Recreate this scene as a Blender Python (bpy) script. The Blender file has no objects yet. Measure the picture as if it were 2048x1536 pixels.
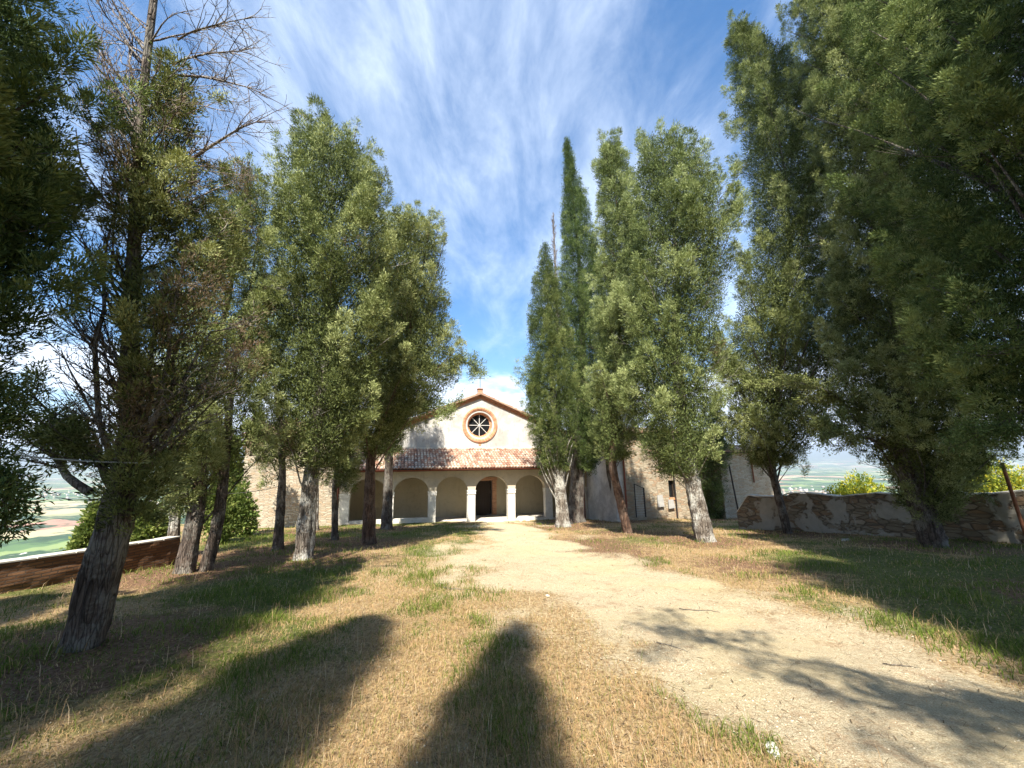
import bpy, math, random
import numpy as np
from mathutils import Vector, Matrix
from mathutils.geometry import tessellate_polygon

R = math.radians
C = bpy.context.scene.collection
SC = bpy.context.scene

# ------------------------------------------------------------------ camera
F = 770.0                      # focal length in pixels of a 2048 wide picture
PITCH = math.atan((925-768)/F)
ROLL = -0.012
EYE = 1.6
cd = bpy.data.cameras.new('camera'); cam = bpy.data.objects.new('camera', cd); C.objects.link(cam)
cd.sensor_width = 36; cd.lens = 36*F/2048; cd.clip_start = .05; cd.clip_end = 90000
cam.matrix_world = Matrix.Translation((0, 0, EYE)) @ Matrix.Rotation(R(90)+PITCH, 4, 'X') @ Matrix.Rotation(ROLL, 4, 'Z')
SC.camera = cam

# ------------------------------------------------------------------ sun, sky, exposure
SUN_EL, SUN_HEAD = 52.0, 6.0   # light travels forward and 6 degrees to the right
sl = bpy.data.lights.new('sun', 'SUN'); sl.energy = 5.0; sl.angle = R(.55); sl.color = (1, .93, .82)
so = bpy.data.objects.new('sun', sl); C.objects.link(so)
ld = Vector((math.sin(R(SUN_HEAD))*math.cos(R(SUN_EL)), math.cos(R(SUN_HEAD))*math.cos(R(SUN_EL)), -math.sin(R(SUN_EL))))
so.rotation_euler = ld.to_track_quat('-Z', 'Y').to_euler(); so.location = (0, -20, 40)
W = bpy.data.worlds.new('World'); SC.world = W; W.use_nodes = True
SC.view_settings.view_transform = 'Standard'; SC.view_settings.look = 'None'
SC.view_settings.exposure = 1.45; SC.view_settings.gamma = 1

class NT:
    """tiny helper to write node trees"""
    def __init__(s, tree): s.t = tree; s.t.nodes.clear()
    def n(s, typ, ins=None, **kw):
        nd = s.t.nodes.new(typ)
        for k, v in kw.items(): setattr(nd, k, v)
        for k, v in (ins or {}).items():
            sock = nd.inputs[k]
            if isinstance(v, bpy.types.NodeSocket): s.t.links.new(v, sock)
            elif isinstance(v, bpy.types.Node): s.t.links.new(v.outputs[0], sock)
            else: sock.default_value = v
        return nd
    def math(s, op, a, b=0.0, clamp=False):
        return s.n('ShaderNodeMath', {0: a, 1: b}, operation=op, use_clamp=clamp).outputs[0]
    def mix(s, f, a, b, bt='MIX'):
        def c(v): return (*v, 1) if isinstance(v, tuple) and len(v) == 3 else v
        return s.n('ShaderNodeMix', {0: f, 6: c(a), 7: c(b)}, data_type='RGBA', blend_type=bt).outputs[2]
    def ramp(s, f, lo, hi):
        return s.n('ShaderNodeMapRange', {0: f, 1: lo, 2: hi, 3: 0.0, 4: 1.0}, interpolation_type='SMOOTHSTEP').outputs[0]
    def noise(s, vec, scale, detail=4, rough=.55, dist=0.0, out=0):
        ins = {'Scale': scale, 'Detail': detail, 'Roughness': rough, 'Distortion': dist}
        if vec is not None: ins['Vector'] = vec
        return s.n('ShaderNodeTexNoise', ins).outputs[out]

def vscale(t, vec, sc, loc=(0, 0, 0), rot=(0, 0, 0)):
    return t.n('ShaderNodeMapping', {'Vector': vec, 'Location': loc, 'Rotation': rot, 'Scale': sc}).outputs[0]

# sky: Nishita plus wind drawn cirrus and low cumulus
t = NT(W.node_tree)
sky = t.n('ShaderNodeTexSky', sky_type='NISHITA'); sky.sun_disc = False
sky.sun_elevation = R(SUN_EL); sky.sun_rotation = R(180+SUN_HEAD); sky.altitude = 300
sky.air_density = 1.0; sky.dust_density = .15; sky.ozone_density = 3.2
tc = t.n('ShaderNodeTexCoord').outputs['Generated']
sp = t.n('ShaderNodeSeparateXYZ', {0: tc})
zz = t.math('ADD', t.math('MAXIMUM', sp.outputs[2], 0.0), .10)
px_ = t.math('DIVIDE', sp.outputs[0], zz); py_ = t.math('DIVIDE', sp.outputs[1], zz)
pl = t.n('ShaderNodeCombineXYZ', {0: px_, 1: py_, 2: 0.0}).outputs[0]
st = vscale(t, pl, (.95, .42, 1), rot=(0, 0, R(-20)), loc=(.35, .3, 0))
n1 = t.noise(st, 1.0, 7, .52, .15)
st2 = vscale(t, pl, (2.2, .9, 1), rot=(0, 0, R(-38)), loc=(3.1, 1.3, 0))
n2 = t.noise(st2, 2.3, 12, .68, .35)
n3 = t.noise(vscale(t, pl, (.55, .35, 1), loc=(1.9, 4.2, 0)), 1.0, 3, .5)
cir = t.math('ADD', t.math('MULTIPLY', n1, .6), t.math('ADD', t.math('MULTIPLY', n2, .28), t.math('MULTIPLY', n3, .5)))
cirf = t.math('MULTIPLY', t.ramp(cir, .61, .95), .86)
# low cumulus
cv = vscale(t, tc, (1, 1, 2.6), loc=(.4, 0, 0))
n4 = t.noise(cv, 5.5, 9, .55, .2)
bandlo = t.math('SUBTRACT', 1.0, t.ramp(sp.outputs[2], .12, .34))
cum = t.math('MULTIPLY', t.ramp(t.math('ADD', n4, t.math('MULTIPLY', bandlo, .32)), .62, .74), bandlo)
cum = t.math('MULTIPLY', cum, .9)
shade = t.noise(cv, 9.0, 6, .6)
ccol = t.mix(shade, (6.2, 6.8, 7.9), (9.2, 9.4, 9.8))
skc = t.n('ShaderNodeHueSaturation', {'Hue': .498, 'Saturation': 1.32, 'Value': 1.08, 'Color': sky.outputs[0]}).outputs[0]
c1 = t.mix(cirf, skc, (8.3, 9.0, 9.8))
c2 = t.mix(cum, c1, ccol)
bg = t.n('ShaderNodeBackground', {0: c2, 1: .084})
t.n('ShaderNodeOutputWorld', {0: bg})

# ------------------------------------------------------------------ pixel -> world helpers (2048 x 1536 picture of this camera)
_c, _s = math.cos(ROLL), math.sin(ROLL)
_fw = np.array([0, math.cos(PITCH), math.sin(PITCH)]); _u0 = np.array([0, -math.sin(PITCH), math.cos(PITCH)]); _r0 = np.array([1., 0, 0])
_rt = _r0*_c+_u0*_s; _up = -_r0*_s+_u0*_c
def ray(px, py): return _fw+_rt*(px-1024)/F-_up*(py-768)/F
SL = .084
def on_ground(px, py):
    r = ray(px, py); k = EYE/(-r[2]-SL*r[1]); return float(r[0]*k), float(r[1]*k)
def on_y(px, py, Y):
    r = ray(px, py); k = Y/r[1]; return float(r[0]*k), float(EYE+r[2]*k)

# ------------------------------------------------------------------ value noise
_rng = np.random.RandomState(5); _tab = _rng.rand(256, 256)
def vnoise(x, y, s):
    x = np.asarray(x, float)*s+100.3; y = np.asarray(y, float)*s+57.7
    xi = np.floor(x).astype(int); yi = np.floor(y).astype(int); fx = x-xi; fy = y-yi
    fx = fx*fx*(3-2*fx); fy = fy*fy*(3-2*fy)
    g = lambda i, j: _tab[i % 256, j % 256]
    return (g(xi, yi)*(1-fx)+g(xi+1, yi)*fx)*(1-fy)+(g(xi, yi+1)*(1-fx)+g(xi+1, yi+1)*fx)*fy
def fbm(x, y, s, o=4):
    v = 0; a = .5; tot = 0
    for i in range(o): v = v+a*vnoise(np.asarray(x)+i*17.3, np.asarray(y)-i*9.1, s*2**i); tot += a; a *= .5
    return v/tot
def sstep(e0, e1, x):
    q = np.clip((x-e0)/(e1-e0), 0, 1); return q*q*(3-2*q)

# terrace outline (world x, y), the level churchyard; outside it the hill falls to the plain
TERR = np.array([(-13, -60), (-12.2, 0), (-10.6, 7), (-9.9, 11), (-14, 17), (-24, 26), (-24, 52), (26, 52), (24, 30), (18, 27), (13.2, 20.2), (17.2, 13.4), (23, 5), (30, -8), (34, -60)], float)
def terr_dist(x, y):
    x = np.asarray(x, float); y = np.asarray(y, float)
    d2 = np.full(x.shape, 1e18); ins = np.zeros(x.shape, bool)
    n = len(TERR)
    for i in range(n):
        ax, ay = TERR[i]; bx, by = TERR[(i+1) % n]
        ex, ey = bx-ax, by-ay
        k = np.clip(((x-ax)*ex+(y-ay)*ey)/(ex*ex+ey*ey), 0, 1)
        d2 = np.minimum(d2, (x-ax-k*ex)**2+(y-ay-k*ey)**2)
        cr = ((ay > y) != (by > y)) & (x < ex*(y-ay)/((by-ay) if by != ay else 1e-9)+ax)
        ins ^= cr
    return np.where(ins, -1, 1)*np.sqrt(d2)
def gz(x, y, rough=True):
    x = np.asarray(x, float); y = np.asarray(y, float)
    base = -SL*np.clip(y, -60, 31)
    d = np.maximum(terr_dist(x, y), 0)
    z = base-215*(1-np.exp(-d/430.))*np.where(d > 0, 1, 0)
    rr = np.hypot(x, y)
    if rough:
        z = z+(fbm(x, y, .45, 3)-.5)*.16*sstep(1.0, 4, rr)+(fbm(x, y, 2.2, 3)-.5)*.05
        z = z+(fbm(x, y, .013, 4)-.5)*26*sstep(60, 500, d)*(1-sstep(2500, 6000, rr))
        z = z+sstep(13000, 21000, rr)*(150+1350*fbm(x, y, .00016, 5)**1.5)
    return z

# path: left and right edges in world coordinates
LE = [(978, 1043), (958, 1060), (945, 1080), (935, 1110), (950, 1150), (1010, 1197), (1092, 1248), (1195, 1310), (1320, 1370), (1430, 1440), (1560, 1545)]
RE = [(1032, 1041), (1062, 1052), (1115, 1072), (1180, 1100), (1290, 1138), (1430, 1165), (1590, 1210), (1740, 1262), (1890, 1318), (2048, 1395), (2300, 1560)]
LEw = np.array([on_ground(*p) for p in LE]+[(3.6, .6), (5.6, -2.5), (8, -8), (10, -20)])
REw = np.array([on_ground(*p) for p in RE]+[(6.4, 1.0), (8.6, -1.6), (11.2, -7), (13.2, -20)])
def path_uv_dist(x, y):
    """positive inside the path (metres from its edge)"""
    P = np.vstack([LEw, REw[::-1]]); x = np.asarray(x, float); y = np.asarray(y, float)
    d2 = np.full(x.shape, 1e18); ins = np.zeros(x.shape, bool); n = len(P)
    for i in range(n):
        ax, ay = P[i]; bx, by = P[(i+1) % n]; ex, ey = bx-ax, by-ay
        k = np.clip(((x-ax)*ex+(y-ay)*ey)/(ex*ex+ey*ey+1e-12), 0, 1)
        d2 = np.minimum(d2, (x-ax-k*ex)**2+(y-ay-k*ey)**2)
        cr = ((ay > y) != (by > y)) & (x < ex*(y-ay)/((by-ay) if by != ay else 1e-9)+ax)
        ins ^= cr
    return np.where(ins, 1, -1)*np.sqrt(d2)
def gravel_amount(x, y):
    d = path_uv_dist(x, y)
    w = .55+.045*np.abs(np.asarray(y))
    n = (fbm(x, y, .9, 4)-.5)*1.7*w*2
    g = sstep(-w*1.1, w*1.2, d+n)
    # the trodden, stony area left of the path in front of the church
    r2 = sstep(1.0, 0.0, np.hypot((x+1.6)/2.6, (y-10.5)/4.5)+(fbm(x, y, 1.1, 3)-.5)*.9)
    return np.clip(np.maximum(g, r2*.62), 0, 1)

# ------------------------------------------------------------------ object helpers
def tag(o, label=None, cat=None, group=None, kind=None):
    if label: o['label'] = label
    if cat: o['category'] = cat
    if group: o['group'] = group
    if kind: o['kind'] = kind
    return o
def empty(name, loc=(0, 0, 0), rz=0.0):
    o = bpy.data.objects.new(name, None); C.objects.link(o); o.location = loc; o.rotation_euler = (0, 0, rz); o.empty_display_size = .3
    return o
def link(name, me, mat=None, parent=None):
    o = bpy.data.objects.new(name, me); C.objects.link(o)
    if mat is not None: me.materials.append(mat)
    if parent is not None: o.parent = parent
    return o
def mesh_np(name, V, faces, nper, tint=None, smooth=False, attrs=None):
    """V (n,3); faces flat index array with nper verts per face"""
    me = bpy.data.meshes.new(name); V = np.asarray(V, np.float32); faces = np.asarray(faces, np.int32).ravel()
    nf = len(faces)//nper
    me.vertices.add(len(V)); me.vertices.foreach_set('co', V.ravel())
    me.loops.add(len(faces)); me.loops.foreach_set('vertex_index', faces)
    me.polygons.add(nf); me.polygons.foreach_set('loop_start', np.arange(nf, dtype=np.int32)*nper)
    me.polygons.foreach_set('loop_total', np.full(nf, nper, np.int32))
    me.update(calc_edges=True)
    if tint is not None:
        a = me.attributes.new('tint', 'FLOAT', 'FACE'); a.data.foreach_set('value', np.asarray(tint, np.float32))
    for k, v in (attrs or {}).items():
        a = me.attributes.new(k, 'FLOAT', 'POINT'); a.data.foreach_set('value', np.asarray(v, np.float32))
    me.polygons.foreach_set('use_smooth', np.full(nf, smooth, bool))
    return me

class MB:
    """collects boxes, tubes and prisms into one mesh"""
    def __init__(s): s.v = []; s.f = []; s.sm = []; s.tint = []
    def add(s, vs, fs, smooth=False, tint=.5):
        b = len(s.v); s.v += [tuple(map(float, q)) for q in vs]
        for f in fs: s.f.append([b+i for i in f]); s.sm.append(smooth); s.tint.append(tint)
        return s
    def box(s, a, b, tint=.5, M=None):
        x0, y0, z0 = a; x1, y1, z1 = b
        vs = [(x0, y0, z0), (x1, y0, z0), (x1, y1, z0), (x0, y1, z0), (x0, y0, z1), (x1, y0, z1), (x1, y1, z1), (x0, y1, z1)]
        if M is not None: vs = [tuple(M @ Vector(v)) for v in vs]
        return s.add(vs, [(0, 3, 2, 1), (4, 5, 6, 7), (0, 1, 5, 4), (1, 2, 6, 5), (2, 3, 7, 6), (3, 0, 4, 7)], tint=tint)
    def tube(s, pts, rad, n=8, cap=True, smooth=True, tint=.5):
        pts = [Vector(p) for p in pts]; m = len(pts)
        if not hasattr(rad, '__len__'): rad = [rad]*m
        vs = []; ref = None
        for i, p in enumerate(pts):
            d = (pts[min(i+1, m-1)]-pts[max(i-1, 0)])
            d = d.normalized() if d.length > 1e-9 else Vector((0, 0, 1))
            if ref is None: ref = Vector((1, 0, 0)) if abs(d.x) < .8 else Vector((0, 1, 0))
            a = (ref-d*ref.dot(d)).normalized(); b = d.cross(a); ref = a
            for k in range(n):
                q = 2*math.pi*k/n; vs.append(p+(a*math.cos(q)+b*math.sin(q))*rad[i])
        fs = [(i*n+k, i*n+(k+1) % n, (i+1)*n+(k+1) % n, (i+1)*n+k) for i in range(m-1) for k in range(n)]
        s.add(vs, fs, smooth, tint)
        if cap: s.add([vs[k] for k in range(n)], [tuple(reversed(range(n)))], False, tint); s.add([vs[(m-1)*n+k] for k in range(n)], [tuple(range(n))], False, tint)
        return s
    def prism(s, outer, holes, y0, y1, tint=.5):
        """polygon (x,z) with holes, extruded along y from y0 (front) to y1"""
        loops = [outer]+holes
        flat = [p for l in loops for p in l]
        tr = tessellate_polygon([[Vector((p[0], p[1], 0)) for p in l] for l in loops])
        n = len(flat)
        vs = [(p[0], y0, p[1]) for p in flat]+[(p[0], y1, p[1]) for p in flat]
        fs = []
        for a, b, c in tr:
            A, B, D = flat[a], flat[b], flat[c]
            cr = (B[0]-A[0])*(D[1]-A[1])-(B[1]-A[1])*(D[0]-A[0])
            if abs(cr) < 1e-9: continue
            if cr < 0: b, c = c, b
            fs.append((a, b, c)); fs.append((a+n, c+n, b+n))
        o = 0
        for l in loops:
            for i in range(len(l)):
                a, b = o+i, o+(i+1) % len(l); fs.append((a, a+n, b+n, b))
            o += len(l)
        return s.add(vs, fs, tint=tint)
    def build(s, name, mat, parent=None, loc=None):
        me = bpy.data.meshes.new(name); me.from_pydata(s.v, [], s.f); me.update()
        me.polygons.foreach_set('use_smooth', s.sm)
        a = me.attributes.new('tint', 'FLOAT', 'FACE'); a.data.foreach_set('value', s.tint)
        o = link(name, me, mat, parent)
        if loc is not None: o.location = loc
        return o

# ------------------------------------------------------------------ materials
def newmat(name):
    m = bpy.data.materials.new(name); m.use_nodes = True
    return m, NT(m.node_tree)
def finish(t, col, rough=.85, bump=None, bstr=.4, bdist=.02, spec=.25, metal=0.0):
    ins = {'Base Color': col, 'Roughness': rough, 'Specular IOR Level': spec, 'Metallic': metal}
    if bump is not None: ins['Normal'] = t.n('ShaderNodeBump', {'Height': bump, 'Strength': bstr, 'Distance': bdist}).outputs[0]
    p = t.n('ShaderNodeBsdfPrincipled', ins)
    t.n('ShaderNodeOutputMaterial', {0: p}); return p
def obj_coord(t): return t.n('ShaderNodeTexCoord').outputs['Object']
def attr(t, n): return t.n('ShaderNodeAttribute', attribute_name=n).outputs['Fac']

def foliage_mat(name, dark, mid, light, trans=.30):
    m, t = newmat(name)
    a = attr(t, 'tint'); rnd = t.n('ShaderNodeObjectInfo').outputs['Random']
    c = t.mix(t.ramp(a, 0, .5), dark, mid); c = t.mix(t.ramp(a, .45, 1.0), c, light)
    hsv = t.n('ShaderNodeHueSaturation', {'Hue': t.math('ADD', .49, t.math('MULTIPLY', rnd, .02)), 'Saturation': .95, 'Value': 1.0, 'Color': c}).outputs[0]
    p = t.n('ShaderNodeBsdfPrincipled', {'Base Color': hsv, 'Roughness': .75, 'Specular IOR Level': .10})
    tr = t.n('ShaderNodeBsdfTranslucent', {'Color': t.mix(.5, hsv, (.22, .30, .05))})
    mx = t.n('ShaderNodeMixShader', {0: trans, 1: p.outputs[0], 2: tr.outputs[0]})
    t.n('ShaderNodeOutputMaterial', {0: mx}); return m
M = {}
M['cyp'] = foliage_mat('cypress_foliage', (.028, .042, .014), (.178, .215, .064), (.42, .455, .185), .08)
M['cypdark'] = foliage_mat('dense_and_shaded_foliage', (.018, .034, .011), (.095, .140, .036), (.26, .31, .10), .08)  # darker copy: dense cypresses, plus shade painted into the two edge trees
M['dead'] = foliage_mat('dry_foliage', (.10, .065, .04), (.23, .15, .09), (.34, .25, .16), .2)
M['bush'] = foliage_mat('bush_foliage', (.035, .065, .014), (.11, .165, .035), (.25, .29, .07), .3)
M['broom'] = foliage_mat('broom_foliage', (.10, .16, .03), (.30, .36, .04), (.75, .60, .02), .4)
M['blade'] = None

def bark_mat(name, c1, c2, c3, lich=.45):
    m, t = newmat(name); oc = obj_coord(t)
    v = vscale(t, oc, (1, 1, .16))
    n = t.noise(v, 16, 8, .65, .4); n2 = t.noise(oc, 2.2, 4, .6); n3 = t.noise(oc, 22, 4, .6)
    vo = t.n('ShaderNodeTexVoronoi', {'Vector': vscale(t, oc, (1, 1, .13)), 'Scale': 24.0}, feature='DISTANCE_TO_EDGE').outputs[0]
    c = t.mix(t.ramp(n, .36, .66), c1, c2)
    c = t.mix(t.math('MULTIPLY', t.ramp(t.math('ADD', n2, t.math('MULTIPLY', n3, .35)), .62, .80), lich), c, c3)
    c = t.mix(t.ramp(vo, .0, .08), t.mix(.6, c, (.02, .015, .01)), c)
    h = t.math('ADD', n, t.math('MULTIPLY', t.ramp(vo, 0, .12), .5))
    finish(t, c, .9, h, .9, .05); return m
M['bark'] = bark_mat('cypress_bark', (.05, .038, .03), (.16, .125, .10), (.36, .35, .30))
M['barklight'] = bark_mat('lichen_bark', (.09, .07, .055), (.30, .26, .21), (.55, .54, .48), .9)
M['barkred'] = bark_mat('red_bark', (.06, .035, .025), (.20, .12, .08), (.30, .25, .2), .3)
M['deadwood'] = bark_mat('dead_wood', (.13, .10, .085), (.30, .25, .215), (.52, .48, .42), .6)

# plaster
def plaster(name, base, stain, amt=.5, low=None):
    m, t = newmat(name); oc = obj_coord(t)
    n = t.noise(oc, .8, 7, .62, .3); n2 = t.noise(vscale(t, oc, (3.0, 3.0, .35)), 1.6, 6, .6); n3 = t.noise(oc, 30, 4, .6)
    c = t.mix(t.math('MULTIPLY', t.ramp(n, .40, .62), amt), base, stain)
    nz = t.noise(oc, 3.5, 7, .7, 1.0); c = t.mix(t.math('MULTIPLY', t.ramp(nz, .54, .62), amt*.45), c, tuple(x*.62 for x in stain))
    c = t.mix(t.math('MULTIPLY', t.ramp(n2, .52, .8), amt*.7), c, tuple(x*.72 for x in stain))
    c = t.mix(t.math('MULTIPLY', n3, .10), c, (.2, .18, .15))
    z = t.n('ShaderNodeSeparateXYZ', {0: oc}).outputs[2]
    if low is not None:
        f = t.math('SUBTRACT', 1.0, t.ramp(t.math('ADD', z, t.math('MULTIPLY', n, -1.1)), -.9, .25))
        c = t.mix(t.math('MULTIPLY', f, .75), c, low)
    finish(t, c, .92, t.math('ADD', n3, t.math('MULTIPLY', n, 2.0)), .35, .02); return m
M['plaster'] = plaster('white_plaster', (.60, .58, .53), (.40, .38, .345), .95)
M['cream'] = plaster('cream_plaster', (.60, .53, .40), (.47, .42, .33), .6, (.38, .35, .29))
M['pillar'] = plaster('pillar_plaster', (.78, .76, .69), (.58, .56, .50), .7, (.46, .43, .36))
M['ochre'] = plaster('ochre_plaster', (.50, .43, .29), (.42, .36, .25), .5)

def flat(name, col, rough=.7, metal=0.0, nscale=25, var=.35, bstr=.2):
    m, t = newmat(name); oc = obj_coord(t); n = t.noise(oc, nscale, 5, .6)
    c = t.mix(t.math('MULTIPLY', t.ramp(n, .35, .7), var), col, tuple(x*.5 for x in col))
    finish(t, c, rough, n, bstr, .01, metal=metal); return m
M['iron'] = flat('dark_iron', (.05, .045, .045), .55, .6)
M['rust'] = flat('rusty_iron', (.24, .10, .055), .8, .1, 14)
M['copper'] = flat('painted_pipe', (.20, .065, .04), .55, .2)
M['darkwood'] = flat('dark_wood', (.035, .022, .015), .6)
M['stonetrim'] = flat('pale_stone', (.60, .56, .48), .9, nscale=12)
M['whitebar'] = flat('white_bars', (.62, .60, .55), .7)
M['slabgrey'] = flat('pale_slab', (.62, .60, .55), .9, nscale=8)
M['wire'] = flat('cable_grey', (.55, .55, .52), .6)
M['panel'] = flat('shaded_white_board', (.36, .35, .32), .8, nscale=6)  # white toned down to grey, the boards' shade is in the colour
M['orangebrick'] = flat('orange_brick', (.60, .27, .13), .85, nscale=18)
m, t = newmat('dark_glass'); finish(t, (.012, .013, .015, 1), .12, spec=.6); M['glass'] = m
m, t = newmat('room_dark'); finish(t, (.05, .04, .03, 1), .95); M['dark'] = m

def brick_mat(name, c1, c2, mortar, scale=1.0, bw=.28, rh=.07, ms=.012, axis='XZ', var=.5, warp=.02):
    m, t = newmat(name); oc = obj_coord(t)
    s = t.n('ShaderNodeSeparateXYZ', {0: oc})
    nn = t.n('ShaderNodeTexNoise', {'Vector': oc, 'Scale': 2.5, 'Detail': 3.0}).outputs['Color']
    w = t.n('ShaderNodeVectorMath', {0: t.n('ShaderNodeVectorMath', {0: nn, 1: (.5, .5, .5)}, operation='SUBTRACT').outputs[0], 1: (warp, warp, warp)}, operation='MULTIPLY').outputs[0]
    xy = t.n('ShaderNodeCombineXYZ', {0: t.math('ADD', s.outputs[0], s.outputs[1]) if axis == 'XZ' else s.outputs[0], 1: s.outputs[2], 2: 0.0}).outputs[0]
    xy = t.n('ShaderNodeVectorMath', {0: xy, 1: w}, operation='ADD').outputs[0]
    b = t.n('ShaderNodeTexBrick', {'Vector': xy, 'Color1': (0, 0, 0, 1), 'Color2': (1, 1, 1, 1), 'Mortar': (.5, .5, .5, 1), 'Scale': scale, 'Mortar Size': ms, 'Mortar Smooth': .4, 'Bias': 0.0, 'Brick Width': bw, 'Row Height': rh})
    b.offset = .47; b.squash = 1.0
    n = t.noise(oc, 3.0, 5, .6); n2 = t.noise(oc, 40, 4, .6)
    f = t.math('ADD', t.math('MULTIPLY', b.outputs[0], .6), t.math('MULTIPLY', n, .55))
    c = t.mix(t.ramp(f, .15, .9), c1, c2)
    c = t.mix(t.math('MULTIPLY', n2, .3), c, tuple(x*.5 for x in c1))
    c = t.mix(b.outputs[1], c, mortar)
    h = t.math('ADD', t.math('MULTIPLY', t.math('SUBTRACT', 1.0, b.outputs[1]), 1.0), t.math('MULTIPLY', n2, .4))
    finish(t, c, .92, h, .8, .02); return m
M['brick'] = brick_mat('old_brick', (.13, .062, .03), (.25, .13, .065), (.10, .07, .05), bw=.29, rh=.062, ms=.011)
M['brickface'] = brick_mat('warm_brick', (.42, .19, .10), (.68, .36, .20), (.55, .40, .28), bw=.26, rh=.06, ms=.008)

def rubble_mat(name, c1, c2, c3, mortar, sc=(3.2, 3.2, 8.5), plaster_col=None, pl_lo=.55, pl_hi=.57, soil=None):
    m, t = newmat(name); oc = obj_coord(t)
    nn = t.n('ShaderNodeTexNoise', {'Vector': oc, 'Scale': 1.8, 'Detail': 4.0}).outputs['Color']
    w = t.n('ShaderNodeVectorMath', {0: nn, 1: (.22, .22, .12)}, operation='MULTIPLY').outputs[0]
    v = t.n('ShaderNodeVectorMath', {0: oc, 1: w}, operation='ADD').outputs[0]
    v = vscale(t, v, sc)
    vo = t.n('ShaderNodeTexVoronoi', {'Vector': v, 'Scale': 1.0, 'Randomness': .85}); ve = t.n('ShaderNodeTexVoronoi', {'Vector': v, 'Scale': 1.0, 'Randomness': .85}, feature='DISTANCE_TO_EDGE').outputs[0]
    r = t.n('ShaderNodeSeparateColor', {0: vo.outputs['Color']})
    n = t.noise(oc, 35, 5, .65); n2 = t.noise(oc, .9, 6, .62, .5)
    c = t.mix(r.outputs[0], c1, c2); c = t.mix(t.ramp(r.outputs[1], .65, .8), c, c3)
    c = t.mix(t.math('MULTIPLY', n, .45), c, tuple(x*.45 for x in c1))
    e = t.ramp(ve, .01, .09)
    c = t.mix(e, mortar, c)
    h = t.math('ADD', t.math('MULTIPLY', e, 1.0), t.math('MULTIPLY', n, .4))
    if plaster_col is not None:
        f = t.ramp(n2, pl_lo, pl_hi)
        c = t.mix(f, c, t.mix(t.noise(oc, 5, 5, .6), plaster_col, tuple(x*.62 for x in plaster_col)))
        h = t.math('ADD', t.math('MULTIPLY', h, t.math('SUBTRACT', 1.0, f)), t.math('MULTIPLY', f, 1.6))
    finish(t, c, .93, h, .9, .05); return m
M['rubble'] = rubble_mat('rubble_masonry', (.34, .28, .19), (.52, .44, .32), (.42, .29, .18), (.36, .30, .21))
M['rubblewarm'] = rubble_mat('pale_rubble_masonry', (.42, .35, .25), (.60, .53, .41), (.48, .36, .24), (.50, .43, .33), (3.4, 3.4, 10.5))
M['wallstone'] = rubble_mat('wall_rubble', (.20, .165, .115), (.36, .30, .22), (.27, .18, .11), (.14, .11, .08), (2.6, 2.6, 7.5), (.40, .37, .31), .48, .52)

# roof tiles
m, t = newmat('terracotta_tiles'); oc = obj_coord(t); a = attr(t, 'tint'); n = t.noise(oc, 18, 5, .65); n2 = t.noise(oc, 1.2, 4, .6)
c = t.mix(t.ramp(a, 0, .35), (.20, .10, .07), (.34, .19, .125)); c = t.mix(t.ramp(a, .35, .6), c, (.41, .29, .21)); c = t.mix(t.ramp(a, .55, .85), c, (.48, .41, .32))
c = t.mix(t.math('MULTIPLY', t.ramp(n, .5, .75), .6), c, (.30, .27, .22)); c = t.mix(t.math('MULTIPLY', t.ramp(n2, .5, .8), .35), c, (.72, .66, .55))
finish(t, c, .9, n, .4, .01); M['tiles'] = m

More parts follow.
